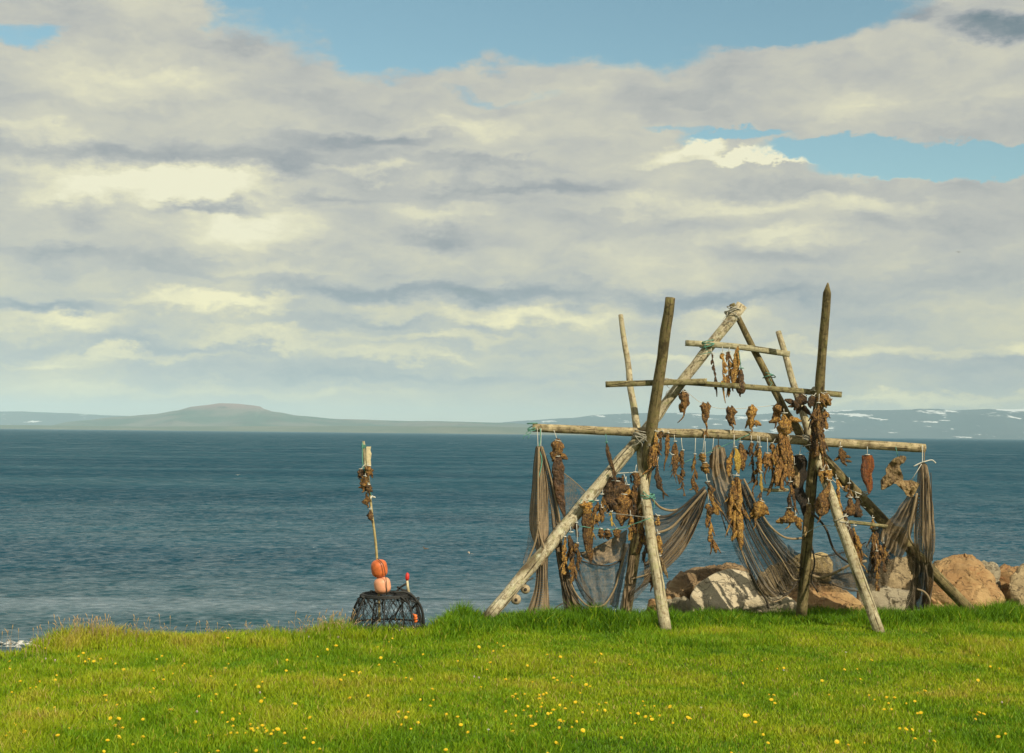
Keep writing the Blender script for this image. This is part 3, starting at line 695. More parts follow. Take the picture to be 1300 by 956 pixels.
def fish(kind, x0, y0, x1, y1, wpx, m_, label, Y=24.92, cord=None, cat='dried fish', name=None, group=None, tail=None, fins=0, bend=0, seed=None, mouth=False, cordm=None, knobs=None):
    """kind: head / split / strap / pear / cone / string / bunch.  (x0,y0) is where it hangs, (x1,y1) its lower end."""
    seed = seed if seed is not None else int(x0 * 7 + y0 * 3) % 97 + 1
    rnd = random.Random(seed); a = at(x0, y0, Y); b = at(x1, y1, Y + rnd.uniform(-.03, .03)); W = wpx / PXM
    up_ = (a - b).normalized(); side = up_.cross(Vector((0, 1, 0))).normalized()
    mb = MB(); fl = []
    M = M_FISH[m_]
    if kind in PROF:
        body(mb, a, b, W, kind, seed, bend / PXM, mouth=mouth or kind == 'head', flat=.62 if kind in ('head', 'pear', 'cone') else .32, crump=.38 if kind != 'strap' else .16)
        if kind in ('head', 'cone'):
            for k in range(3): fl.append((a.lerp(b, rnd.uniform(.3, .7)) + side * rnd.uniform(-.3, .3) * W, a.lerp(b, rnd.uniform(.8, 1.08)) + side * rnd.uniform(-.5, .5) * W, W * rnd.uniform(.3, .55)))
    elif kind == 'string':
        n = knobs or max(3, int((b - a).length / (W * 1.05))); M = [M, M_FISH[ALT[m_]]]
        pts = catmull([a, a.lerp(b, .5) + side * (bend / PXM), b], n * 2 + 1)
        mb.tube([p + side * rnd.uniform(-.01, .01) for p in pts], [.010] * len(pts), 6, wob=.3)
        for i in range(n):
            f0 = len(mb.mi); u_ = (i + rnd.uniform(.0, .25)) / n; p = pts[min(int(u_ * (len(pts) - 1)), len(pts) - 1)] + side * rnd.uniform(-.2, .2) * W
            q = p - up_ * (W * rnd.uniform(.9, 1.9)) + side * rnd.uniform(-.4, .4) * W
            body(mb, p, q, W * rnd.uniform(.5, 1.0) * (1 - .35 * i / n), rnd.choice(['head', 'cone', 'split', 'split']), seed + i * 5, 0, .45, .5, 10, 10)
            mb.mi[f0:] = [int(rnd.random() < .35)] * (len(mb.mi) - f0)
            if rnd.random() < .6: flap(mb, p, q + side * rnd.choice((-1, 1)) * rnd.uniform(.2, .8) * W, W * .35, seed + i)
    elif kind == 'bunch':
        n = knobs or max(5, int((b - a).length * W * 40))
        L = (b - a).length; M = [M, M_FISH[ALT[m_]]]
        for i in range(n):
            f0 = len(mb.mi); u_ = (i + rnd.random()) / n; ww = np.interp(u_, [0, .35, .8, 1], [.35, .8, 1, .8]) * W
            p = a.lerp(b, u_ * .8) + side * rnd.uniform(-.36, .36) * ww + Vector((0, rnd.uniform(-.06, .06), 0)); l_ = min(L * .5, W * rnd.uniform(.7, 1.5))
            q = p - up_ * l_ + side * rnd.uniform(-.25, .25) * l_
            body(mb, p, q, W * rnd.uniform(.2, .44), rnd.choice(['head', 'split', 'split', 'cone']), seed + i * 3, 0, .4, .42, 12, 14)
            mb.mi[f0:] = [int(rnd.random() < .38)] * (len(mb.mi) - f0)
            for _k in range(1): flap(mb, p.lerp(q, rnd.random()), q + side * rnd.uniform(-.5, .5) * W - up_ * rnd.uniform(0, .12), W * rnd.uniform(.10, .2), seed + i + _k)
    o = mb.build(name or 'dried_fish', M, None, origin=a)
    tag(o, label, cat, group or 'dried fish hanging on the rack')
    if fl:
        f = MB()
        for i, (p, q, ww) in enumerate(fl): flap(f, p, q, ww, seed + i)
        f.build('gill_flap', M[0] if isinstance(M, list) else M, o)
    if fins:
        for i in range(fins):
            f = MB(); u_ = rnd.uniform(.2, .8); sg = 1 if i % 2 else -1
            flap(f, a.lerp(b, u_) + side * sg * W * .3, a.lerp(b, u_ + .15) + side * sg * W * rnd.uniform(.75, 1.1), W * .5, seed + i); f.build('fin', M[0] if isinstance(M, list) else M, o)
    if tail:
        f = MB(); tx, ty, fork = tail; e = at(tx, ty, Y)
        c = catmull([b + up_ * .02, b.lerp(e, .5) + side * rnd.uniform(-.04, .04), e], 6); f.tube(c, [.022, .018, .014, .012, .010, .006], 6, wob=.3)
        if fork:
            dd = (e - b).normalized(); ss = dd.cross(Vector((0, 1, 0))).normalized()
            for sg in (-1, 1): flap(f, e - dd * .03, e + dd * .10 + ss * sg * .05, .05, seed + 1)
        f.build('tail', M[0] if isinstance(M, list) else M, o)
    if cord:
        f = MB(); f.tube(catmull([at(cord[0], cord[1], Y - .02), at((cord[0] + x0) / 2 + rnd.uniform(-.6, .6), (cord[1] + y0) / 2, Y - .03), a - up_ * .02], 5), .0065, 5)
        q = [a + up_ * .01 + (side * math.cos(z) + Vector((0, 1, 0)) * math.sin(z)) * max(.025, W * .2) for z in [i * math.pi / 4 for i in range(9)]]
        f.tube(q, .008, 4); f.build('cord', cordm or M_CORD, o)
    return o
H = 'head'
# from the topmost board
fish('string', 904, 449, 909, 492, 6, 'dark', 'thin dark strip, leftmost of the pieces on the topmost board', 25.0, (903, 442), tail=(910, 504, 0))
fish('string', 917, 449, 918, 492, 9, 'gold', 'thin knobbly golden piece, second from left on the topmost board', 25.0, (917, 440), tail=(921, 512, 0), knobs=5)
fish('string', 926, 447, 925, 496, 10, 'brown', 'knobbly brown strip, third from left on the topmost board', 25.03, (926, 441), tail=(923, 498, 0), knobs=5)
fish('split', 937, 439, 931, 492, 11, 'gold', 'golden split fish folded over the topmost board', 24.98, tail=(931, 497, 0), mouth=True)
fish('cone', 941, 468, 940, 500, 15, 'dark', 'dark bag-like fish, rightmost of the pieces under the topmost board', 24.95, (938, 445), tail=(940, 504, 0), cordm=M_GREENCORD)
# the row on the white line
G = 'fish heads on the white line'
fish(H, 868, 498, 869, 522, 18, 'brown', 'brown head hanging beside the pale brace, leftmost on the white line', 24.9, (868, 492), cat='fish head', tail=(860, 537, 0), group=G)
fish(H, 896, 512, 896, 538, 15, 'brown', 'squarish head on the white line with two legs of skin reaching the rail', 24.9, cat='fish head', tail=(896, 549, 1), group=G)
fish(H, 927, 517, 928, 540, 15, 'brown', 'small triangular head in the middle of the white line', 24.9, cat='fish head', tail=(929, 547, 0), group=G)
fish(H, 955, 516, 952, 544, 17, 'gold', 'head with a fin out to its left, fourth along the white line', 24.9, cat='fish head', fins=1, tail=(953, 550, 0), group=G)
fish(H, 988, 513, 985, 538, 13, 'brown', 'head hanging against the dark brace, rightmost on the white line', 25.15, cat='fish head', tail=(983, 544, 0), group=G)
fish(H, 1021, 503, 1008, 521, 19, 'dark', 'dark spiny head turned left, between brace and pointed post', 24.85, (1021, 499), cat='fish head', fins=2)
fish(H, 1052, 504, 1038, 513, 20, 'gold', 'round golden head tied on the right side of the pointed post', 24.62, (1042, 498), cat='fish head', mouth=True)
fish(H, 1032, 503, 1027, 517, 12, 'dark', 'dark little head tied on the left side of the pointed post', 24.66, (1036, 499), cat='fish head')
fish('string', 1039, 512, 1038, 562, 13, 'brown', 'long string of small brown heads down the front of the pointed post', 24.6, (1040, 500), knobs=7)
fish('string', 1046, 520, 1042, 572, 11, 'dark', 'dark string of fish scraps down the right side of the pointed post', 24.7, (1043, 502), knobs=7)
fish('string', 1033, 530, 1034, 575, 10, 'dark', 'dark string of scraps down the left side of the pointed post', 24.7, (1037, 510), knobs=6)
fish('pear', 1043, 562, 1040, 574, 8, 'gold', 'small golden bit at the foot of the strings on the pointed post', 24.64, (1040, 558))
# centre, hanging from and below the rail
fish('cone', 996, 525, 997, 552, 20, 'gold', 'golden peaked fish, top of the tall bundle in front of the rail', 24.82, (995, 519), fins=2)
fish('bunch', 996, 545, 996, 604, 30, 'brown', 'widest tall bundle of spiky brown fish across the main rail', 24.84, knobs=22, tail=(1003, 618, 0))
fish('string', 988, 598, 975, 628, 6, 'brown', 'thin tail dangling left under the widest bundle', 24.84, (992, 590), knobs=4)
fish('bunch', 833, 548, 828, 590, 18, 'brown', 'lumpy brown bundle tied beside the left dark post at the rail', 24.80, (832, 545), knobs=10)
fish('string', 841, 548, 834, 590, 9, 'dark', 'dark strip hanging over the rail right of the left post', 24.86, (841, 545), tail=(820, 610, 0))
fish('split', 834, 592, 842, 625, 9, 'dark', 'dark forked tail piece kicking out right of the left crossing', 24.8, (836, 580), bend=-3, tail=(843, 627, 1))
fish('split', 848, 550, 846, 582, 8, 'brown', 'narrow brown fish close right of the left crossing', 24.92, (848, 546), tail=(843, 598, 0))
fish('split', 857, 561, 858, 598, 11, 'brown', 'brown fish with a dark forked end, second right of the left crossing', 24.93, (856, 552), tail=(862, 605, 1), fins=1)
fish('bunch', 854, 578, 857, 600, 10, 'dark', 'dark crumpled scrap tied against the second fish from the left crossing', 24.88, (850, 574), knobs=5)
fish('string', 867, 572, 866, 618, 8, 'brown', 'thin fish like a dart with a crooked tail, alone over the water', 24.93, (865, 556), tail=(859, 622, 0), knobs=4)
fish('string', 867, 612, 868, 630, 4, 'dark', 'hair-thin strip under the dart-like fish', 24.93, knobs=3)
fish('string', 882, 577, 880, 620, 9, 'gold', 'knobbly golden fish right of the dart-like one', 24.93, (883, 556), tail=(875, 622, 0), knobs=5)
fish(H, 892, 576, 892, 588, 12, 'gold', 'small knob-like head, upper of the pair on one white cord', 24.92, (895, 552), cat='fish head', mouth=True)
fish(H, 895, 588, 896, 602, 13, 'gold', 'ring-shaped pale head with a gaping mouth, lower of the pair', 24.90, (895, 560), cat='fish head', mouth=True)
fish('split', 904, 575, 910, 606, 13, 'brown', 'brown fish half behind the peak of the centre net', 25.0, (906, 556), fins=1)
fish('split', 933, 568, 938, 602, 11, 'bright', 'bright yellow split fish on a white cord in the centre', 24.85, (932, 552), bend=1, fins=0)
fish('split', 931, 570, 925, 606, 8, 'gold', 'golden half hanging left of the bright yellow split fish', 24.88, (932, 556), bend=-2)
fish('split', 940, 562, 943, 598, 13, 'brown', 'brown fish with a ragged edge behind the bright yellow one', 25.0, (940, 556), fins=2)
fish('bunch', 934, 604, 933, 672, 23, 'gold', 'long golden tangle of skins under the bright yellow split fish', 24.86, (936, 600), knobs=17, tail=(925, 625, 0))
fish('split', 938, 607, 941, 700, 13, 'gold', 'long thin golden skin reaching lowest in the centre', 24.82, fins=2, bend=-2)
fish('string', 954, 562, 957, 606, 8, 'dark', 'dark knobbly strip right of the yellow split fish', 24.95, (954, 553), tail=(948, 615, 0), knobs=6)
fish('string', 962, 562, 961, 612, 8, 'brown', 'brown strip with feathered lower end, left of the bright yellow stick', 24.93, (962, 553), tail=(955, 627, 1), knobs=6)
fish('split', 965, 568, 964, 602, 8, 'gold', 'narrow golden fish ending in a pale knob', 24.87, (964, 554))
fish('split', 966, 600, 967, 626, 6, 'bright', 'bright yellow narrow stick of dried fish', 24.85, (964, 596))
fish('string', 967, 625, 965, 640, 6, 'dark', 'dark scrap joining the yellow stick to the head below it', 24.87, knobs=2)
fish(H, 967, 637, 958, 660, 19, 'gold', 'golden-brown head pointing down left, low in front of the centre net', 24.85, (966, 632), cat='fish head', fins=1, tail=(955, 673, 0))
fish(H, 974, 576, 974, 594, 14, 'brown', 'brown head on a white cord left of the widest bundle', 24.88, (974, 556), cat='fish head', tail=(972, 615, 0))
fish('string', 980, 563, 981, 594, 8, 'brown', 'short brown strip close against the left of the widest bundle', 24.9, (985, 556), tail=(974, 625, 0), knobs=4)
fish('string', 899, 612, 906, 650, 12, 'gold', 'golden knobs at the tip of the gathered net folds', 24.8, (897, 602), knobs=5)
fish('string', 900, 640, 903, 692, 11, 'brown', 'long string of scraps hanging under the gathered net folds', 24.82, (899, 625), tail=(901, 705, 0), knobs=7)
fish('strap', 1014, 578, 1020, 655, 20, 'black', 'large black hanging skin left of the pointed post', 25.05, (1018, 563), bend=-2)
fish('split', 1008, 590, 1013, 620, 14, 'tan', 'tan fin folded over the large black skin', 24.98, (1008, 580))
fish('bunch', 1003, 612, 1005, 645, 15, 'dark', 'dark tattered clump above the two-legged head', 24.88, (1003, 600), knobs=9)
fish('cone', 1002, 645, 1003, 664, 21, 'gold', 'two-legged golden head low beside the pointed post', 24.86, (1003, 640), tail=(996, 672, 0), fins=2, cat='fish head')
fish('split', 1010, 655, 1017, 674, 9, 'gold', 'small curved piece hanging right of the two-legged head', 24.86, (1010, 648))
fish('strap', 1027, 640, 1022, 682, 10, 'tan', 'ragged tan strip hanging down the front of the pointed post', 24.95, (1026, 632))
# right of the pointed post
fish('split', 1067, 568, 1072, 590, 11, 'brown', 'small spiky fish with spread fins under the rail, right of the crossing', 24.95, (1067, 561), fins=3, tail=(1074, 592, 0))
fish('strap', 1101, 578, 1103, 628, 16, 'red', 'orange-red fillet hanging alone under the rail', 24.95, (1101, 567))
def skin(outline, Y, m_, label, cordpt, bulge=.10, seed=1, cordm=None):
    """a stiff dried skin: outline filled, wrinkled and given thickness"""
    P = [at(x, y, Y) for x, y in outline]; a = P[0]; bm = bmesh.new()
    n = len(P); Q = catmull(P + [P[0]], n * 4)[:-1]; rr = random.Random(seed)
    vs = [bm.verts.new(q - a + Vector((rr.uniform(-.012, .012), 0, rr.uniform(-.012, .012)))) for q in Q]
    bm.faces.new(vs); bmesh.ops.triangulate(bm, faces=bm.faces[:])
    for L in (.2, .1, .05, .03):
        e = [e for e in bm.edges if e.calc_length() > L]
        if e: bmesh.ops.subdivide_edges(bm, edges=e, cuts=1); bmesh.ops.triangulate(bm, faces=bm.faces[:])
    r = bmesh.ops.extrude_face_region(bm, geom=bm.faces[:]); back = {v for v in r['geom'] if isinstance(v, bmesh.types.BMVert)}
    for v in bm.verts:
        q = v.co.copy(); w_ = noise.noise(Vector((q.x * 5 + seed, q.z * 4, seed))) * bulge + noise.noise(Vector((q.x * 16, q.z * 9, seed))) * bulge * .35 + .02 * noise.noise(Vector((q.x * 34, q.z * 20, 3)))
        v.co.y += w_ + (.03 if v in back else 0)
    bmesh.ops.recalc_face_normals(bm, faces=bm.faces[:])
    me = bpy.data.meshes.new('dried_skin'); bm.to_mesh(me); bm.free()
    o = link('dried_skin', me, M_FISH[m_], None, a); tag(o, label, 'dried skin', 'dried fish hanging on the rack')
    f = MB(); f.tube([at(cordpt[0], cordpt[1], Y - .02), a], .0065, 5); f.build('cord', cordm or M_CORD, o)
skin([(1140, 580), (1146, 578.5), (1151, 580), (1149, 586), (1144, 591), (1143, 597), (1147, 603), (1147, 610), (1140, 611), (1134, 612), (1128, 614), (1122, 622), (1119, 617), (1118, 609), (1123, 603), (1127, 592), (1133, 584)], 24.92, 'tan', 'large tan ray wing spread under the right end of the rail', (1137, 567), .16, 3, M_GREENCORD)
fish(H, 1125, 609, 1120, 622, 9, 'tan', 'hollow stub at the lower left of the tan ray wing', 24.9, cat='fish head', mouth=True)
skin([(1157, 610), (1166, 614), (1163, 622), (1160, 631), (1153, 630), (1147, 624), (1140, 617), (1134, 613), (1143, 609), (1150, 612)], 24.9, 'tan', 'folded tan skin between the ray wing and the right net', (1170, 589), .14, 8)
fish('bunch', 1043, 575, 1047, 602, 11, 'brown', 'brown scrap tied under the right crossing of poles', 24.8, (1042, 568), knobs=5)
fish(H, 1043, 598, 1045, 613, 11, 'gold', 'golden knob head, left of the pair on the right leg', 24.72, (1048, 590), cat='fish head')
fish(H, 1053, 597, 1051, 612, 12, 'gold', 'golden knob head, right of the pair on the right leg', 24.7, (1050, 590), cat='fish head')
fish('pear', 1052, 610, 1041, 656, 19, 'brown', 'plump brown fish hanging head down left of the right leg', 24.68, (1050, 606), tail=(1037, 664, 0))
fish('string', 1062, 608, 1067, 650, 9, 'gold', 'knobbly string between the right leg and the sloping brace', 24.9, (1061, 602), knobs=5)
fish('string', 1078, 614, 1079, 645, 11, 'gold', 'string of golden heads hung from the brace above the low stick', 25.1, (1078, 606), knobs=4)
fish('cone', 1079, 632, 1079, 655, 16, 'brown', 'brown head just above the low stick, left of two', 25.05, (1079, 628), cat='fish head')
fish('cone', 1088, 632, 1089, 657, 13, 'dark', 'dark bristly head just above the low stick, right of two', 25.1, (1086, 626), cat='fish head')
fish('string', 1074, 656, 1078, 676, 13, 'dark', 'dark clump hanging across the low stick', 24.65, (1074, 652), knobs=3)
fish('bunch', 1084, 668, 1090, 715, 16, 'gold', 'long golden tangle below the low stick, beside the right leg', 24.75, (1084, 664), knobs=16, tail=(1101, 728, 0))
fish('string', 1087, 700, 1091, 726, 9, 'brown', 'brown lower end of the tangle beside the right leg', 24.75, knobs=4)
fish('pear', 1108, 658, 1109, 676, 10, 'brown', 'small brown head peeping over the low stick near the brace', 25.2, (1108, 654), cat='fish head', mouth=True)
fish('bunch', 1111, 672, 1114, 720, 18, 'dark', 'dark bristly bundle under the low stick at the right brace', 25.15, (1110, 667), knobs=16)
fish('string', 1113, 700, 1113, 750, 8, 'gold', 'thin stalk dangling lowest in front of the right rocks', 25.1, (1112, 690), knobs=6)
fish('string', 1122, 690, 1123, 722, 8, 'brown', 'short string of scraps left of the right net folds', 25.2, (1122, 678), knobs=4)
# left side
fish(H, 708, 560, 703, 585, 21, 'brown', 'dark head with a golden lip on white cords, near the rail left end', 24.95, (703, 546), cat='fish head', mouth=True, fins=1)
fish('strap', 708, 580, 717, 658, 15, 'strap', 'long leathery dark strap hanging under the leftmost head', 24.93, (707, 575), bend=-3)
fish('split', 770, 562, 781, 600, 7, 'dark', 'thin crooked dark tail hanging over the pale sloping brace', 24.9, (769, 551), bend=-2, cordm=M_GREENCORD)
fish('bunch', 781, 594, 779, 612, 12, 'dark', 'dark clump at the foot of the crooked tail on the brace', 24.85, knobs=6)
fish(H, 781, 611, 778, 650, 33, 'dark', 'biggest round dark fish bundle between brace and left post', 24.92, (778, 602), seed=11)
fish(H, 792, 628, 789, 668, 24, 'brown', 'hooded brown bundle half under the biggest round one', 24.86, (795, 605), seed=23)
fish('split', 797, 616, 798, 648, 11, 'gold', 'golden flat fin between the round bundle and the left post', 24.84, (792, 602))
fish('string', 791, 603, 792, 612, 4, 'dark', 'tiny dark scrap under the short pale line, left of two', 24.95, knobs=2)
fish('string', 800, 603, 801, 612, 4, 'dark', 'tiny dark scrap under the short pale line, right of two', 24.95, knobs=2)
fish('string', 806, 600, 805, 672, 11, 'dark', 'dark string of scraps down the left side of the left post', 24.85, (808, 590), knobs=9)
fish('string', 816, 640, 813, 690, 12, 'brown', 'brown string between the left post and the front leg', 24.75, (815, 632), knobs=6)
fish('string', 800, 655, 803, 684, 10, 'gold', 'golden scraps crossing the left post', 24.75, (800, 648), knobs=4)
fish('string', 776, 650, 776, 668, 6, 'bright', 'small yellow drop-like piece in the left opening', 24.72, (778, 648), knobs=3)
fish('split', 764, 645, 764, 664, 8, 'brown', 'small brown flap left of the yellow drop-like piece', 24.75, (763, 640))
fish('bunch', 757, 636, 757, 660, 15, 'brown', 'brown bundle hung on the pale brace left of the round bundle', 24.75, (757, 632), knobs=7)
fish('bunch', 764, 628, 765, 646, 13, 'gold', 'golden lumps close under the pale brace', 24.8, (765, 622), knobs=6)
fish(H, 744, 638, 745, 654, 16, 'gold', 'golden head capping the long brown strap on the brace', 24.72, (744, 632), cat='fish head', mouth=True)
fish('strap', 745, 650, 750, 716, 15, 'brown', 'long brown pointed strap under the golden head on the brace', 24.74, bend=-1)
fish('string', 753, 655, 750, 682, 8, 'gold', 'golden frill along the right edge of the long brown strap', 24.72, knobs=4)
fish(H, 763, 672, 763, 684, 10, 'brown', 'left of three small heads in a row in the left opening', 24.72, (763, 670), cat='fish head', group='three heads in the left opening')
fish(H, 772, 673, 771, 685, 11, 'brown', 'middle of three small heads in a row in the left opening', 24.72, (772, 671), cat='fish head', group='three heads in the left opening')
fish(H, 783, 672, 783, 684, 11, 'brown', 'right of three small heads in a row in the left opening', 24.72, (783, 670), cat='fish head', group='three heads in the left opening')
fish('string', 717, 682, 716, 725, 8, 'gold', 'golden chain of scraps below the pale brace, leftmost of the chains', 24.7, (717, 674), knobs=7)
fish('bunch', 725, 676, 726, 712, 14, 'dark', 'dark chain of heads below the pale brace, second of the chains', 24.7, (724, 668), knobs=9)
fish('string', 728, 708, 728, 738, 11, 'brown', 'lower end of the dark chain reaching the net edge', 24.7, knobs=4)
fish('string', 733, 690, 733, 718, 8, 'brown', 'short brown chain on a white cord, third of the chains', 24.7, (732, 665), knobs=4)
fish('string', 732, 664, 733, 672, 8, 'dark', 'dark scrap tucked right under the pale brace', 24.72, (732, 658), knobs=2)
fish('bunch', 814, 664, 820, 712, 13, 'dark', 'dark bundle behind the left front leg', 24.72, (816, 656), knobs=10)
fish('split', 836, 678, 838, 706, 9, 'gold', 'golden fin sticking out right of the left front leg', 24.45, (834, 672), fins=0)
fish('split', 838, 706, 848, 735, 5, 'tan', 'thin pale splinter of skin trailing right of the left front leg', 24.42, (838, 702))
fish('pear', 827, 728, 829, 744, 9, 'brown', 'small brown head hanging low at the left front leg', 24.4, (827, 718), tail=(826, 752, 0), cat='fish head')
fish('pear', 836, 655, 835, 668, 8, 'gold', 'small golden lump on the right edge of the left front leg', 24.52, (832, 652))

# ------------------------------------------------------------------ nets
def sheet(parent, cols, m_, cover, folds=5, famp=.05, cloth=2.0, nu=48, nv=40, seed=0, name='net_panel'):
    """cols: guide curves from left to right, each a list of (px, py, depth) top to bottom; cover: (top, bottom) share of thread"""
    C = [catmull([at(*q) for q in c], nv) for c in cols]
    vs = []; uvs = []; cv = []
    o0 = parent_origin(parent); rnd = random.Random(seed)
    for j in range(nv):
        row = catmull([c[j] for c in C], nu) ; t_ = j / (nv - 1)
        for i in range(nu):
            u = i / (nu - 1); ph = u * folds * 2 * math.pi + 5.0 * noise.noise(Vector((u * 1.4, t_ * 2.2, seed)))
            e = min(1, t_ * 5 + .25)
            off = Vector((noise.noise(Vector((u * 4, t_ * 6, seed + 9))) * .02, famp * e * (.45 * math.sin(ph) + 1.7 * noise.noise(Vector((u * folds * 2.4, t_ * 1.5, seed + 2)))), 0))
            vs.append(row[i] + off - o0); uvs.append((u * cloth, t_ * 2.2))
            cv.append(min(.96, max(.05, (cover[0] + (cover[1] - cover[0]) * t_) * (1 + .35 * noise.noise(Vector((u * 3, t_ * 2, seed + 4)))))))
    fs = [(j * nu + i, j * nu + i + 1, (j + 1) * nu + i + 1, (j + 1) * nu + i) for j in range(nv - 1) for i in range(nu - 1)]
    me = bpy.data.meshes.new(name); me.from_pydata([tuple(v) for v in vs], [], fs); ul = me.uv_layers.new(name='UVMap')
    ul.data.foreach_set('uv', [c for f in fs for k in f for c in uvs[k]])
    a = me.attributes.new('cover', 'FLOAT', 'POINT'); a.data.foreach_set('value', cv); me.polygons.foreach_set('use_smooth', [True] * len(fs))
    return link(name, me, m_, parent)
def rope(parent, pts, r, m_, name='rope'):
    mb = MB(); mb.tube(catmull([at(*q) for q in pts], 18), r, 6, wob=.15); return mb.build(name, m_, parent)
YN = 25.0
def net(name, px, py, label):
    o = empty(name, at(px, py, YN)); return tag(o, label, 'fishing net', 'old fishing nets draped on the rack')
n1 = net('fishing_net', 684, 566, 'brown fishing net hanging in two long folds from the rail left end')
sheet(n1, [[(680, 567, YN), (675, 620, YN), (672, 665, YN), (680, 700, YN - .1), (680, 740, YN - .2), (666, 785, YN - .3)], [(684, 566, YN - .08), (685, 620, YN - .12), (684, 665, YN - .12), (688, 705, YN - .2), (689, 740, YN - .3), (682, 784, YN - .4)],
           [(688, 566, YN), (695, 615, YN), (696, 665, YN), (696, 700, YN - .1), (696, 740, YN - .2), (698, 783, YN - .3)]], M_NETBROWN, (.97, .95), 5, .03, 1.2, seed=1)
sheet(n1, [[(686, 567, YN), (692, 600, YN), (698, 640, YN), (704, 690, YN), (710, 730, YN), (720, 775, YN)], [(690, 568, YN + .05), (700, 600, YN + .05), (708, 645, YN + .05), (714, 690, YN + .05), (724, 730, YN + .05), (740, 779, YN)]], M_NETBROWN, (.96, .94), 3, .03, 1.2, seed=2)
sheet(n1, [[(677, 640, YN + .05), (671, 680, YN + .05), (664, 715, YN), (668, 722, YN)], [(682, 640, YN + .05), (682, 680, YN + .05), (684, 710, YN), (684, 735, YN)]], M_NETBROWN, (.5, .22), 2, .03, 1.0, seed=3)
sheet(n1, [[(690, 600, YN + .1), (692, 650, YN + .1), (694, 700, YN + .1)], [(697, 620, YN + .1), (702, 655, YN + .1), (706, 700, YN + .1)]], M_NETGREY, (.4, .3), 1, .02, .8, seed=4)
sheet(n1, [[(712, 598, YN + .12), (712, 640, YN + .12), (716, 670, YN + .1)], [(728, 611, YN + .14), (724, 640, YN + .12), (722, 662, YN + .12)], [(746, 627, YN + .16), (736, 642, YN + .14), (727, 655, YN + .12)]], M_NETGREY, (.35, .3), 1, .03, 1.2, seed=5)
sheet(n1, [[(703, 680, YN + .1), (709, 720, YN + .05), (716, 778, YN)], [(712, 690, YN), (720, 725, YN), (733, 779, YN)]], M_NETDARK, (.9, .85), 2, .05, 1, seed=6)
rope(n1, [(684, 568, YN - .1), (683, 620, YN - .15), (684, 670, YN - .2), (692, 700, YN - .3), (690, 712, YN - .3), (686, 718, YN - .3)], .02, M_ROPE)
rope(n1, [(685, 662, YN - .2), (679, 690, YN - .2), (668, 716, YN - .2), (664, 722, YN - .2)], .018, M_ROPE)
rope(n1, [(688, 567, YN - .1), (700, 610, YN - .05), (709, 650, YN - .05), (713, 690, YN - .05)], .018, M_ROPE)
rope(n1, [(712, 598, YN + .12), (729, 611, YN + .14), (747, 628, YN + .15)], .008, M_ROPE)
rope(n1, [(686, 544, 24.93), (686, 560, 24.93), (684, 570, 24.93), (688, 585, 24.9), (683, 610, 24.88)], .011, M_GREENCORD, 'cord')
rope(n1, [(682, 544, 24.93), (683, 567, 24.93)], .007, M_CORD, 'cord'); rope(n1, [(687, 544, 24.93), (686.5, 567, 24.93)], .007, M_CORD, 'cord')
rope(n1, [(672, 784, 24.6), (681, 779, 24.4), (690, 784, 24.5), (701, 780, 24.5), (705, 786, 24.5), (697, 777, 24.5)], .028, M_ROPE)
n2 = net('fishing_net', 760, 700, 'grey see-through net sagging in a U between left brace and post')
sheet(n2, [[(733, 708, 24.95), (738, 738, 24.9), (748, 769, 24.9)], [(744, 715, 25.02), (747, 742, 24.95), (752, 771, 24.9)], [(757, 717, 25.05), (757, 745, 25.0), (760, 772, 24.95)], [(773, 717, 25.1), (771, 745, 25.0), (768, 771, 24.95)], [(791, 707, 25.15), (785, 735, 25.05), (776, 768, 24.95)]], M_NETGREY, (.48, .55), 3, .04, 3, seed=11)
sheet(n2, [[(736, 704, 25.0), (744, 711, 25.0), (752, 716, 25.0)], [(762, 692, 25.02), (762, 704, 24.98), (764, 717, 24.97)], [(796, 672, 25.2), (794, 694, 25.1), (789, 711, 25.0)]], M_NETBROWN, (.92, .85), 4, .05, 2, seed=12)
sheet(n2, [[(791, 690, 25.2), (784, 725, 25.1), (774, 768, 25.0)], [(800, 690, 25.3), (793, 728, 25.2), (784, 773, 25.1)]], M_NETDARK, (.8, .8), 2, .04, 1, seed=13)
sheet(n2, [[(800, 705, 25.15), (793, 740, 25.05), (786, 774, 25.0)], [(806, 705, 25.2), (804, 740, 25.15), (800, 775, 25.1)]], M_NETBROWN, (.7, .9), 2, .04, 1, seed=14)
sheet(n2, [[(722, 690, 24.98), (724, 720, 24.95), (738, 755, 24.92), (752, 772, 24.9)], [(735, 688, 25.02), (736, 720, 24.98), (748, 752, 24.94), (760, 770, 24.92)]], M_NETDARK, (.7, .55), 2, .04, 1, seed=15)
rope(n2, [(735, 711, 24.98), (752, 716, 24.98), (772, 718, 25.0), (784, 714, 25.05), (792, 705, 25.1)], .013, M_DARKROPE)
rope(n2, [(722, 735, 24.9), (732, 755, 24.88), (746, 769, 24.86), (762, 770, 24.86), (772, 762, 24.9), (783, 740, 24.95), (795, 695, 25.05)], .017, M_ROPE)
rope(n2, [(719, 740, 24.9), (730, 760, 24.88), (745, 773, 24.86), (766, 773, 24.86)], .014, M_DARKROPE)
rope(n2, [(736, 702, 24.95), (748, 700, 24.93), (758, 694, 24.93), (770, 688, 24.93)], .014, M_ROPE)
rope(n2, [(726, 725, 24.9), (740, 748, 24.88), (752, 762, 24.86)], .011, M_DARKROPE)
n3 = net('fishing_net', 893, 622, 'grey-brown net gathered in a diagonal bundle right of the left leg')
def off(c, d): return [(x, y, z + d) for x, y, z in c]
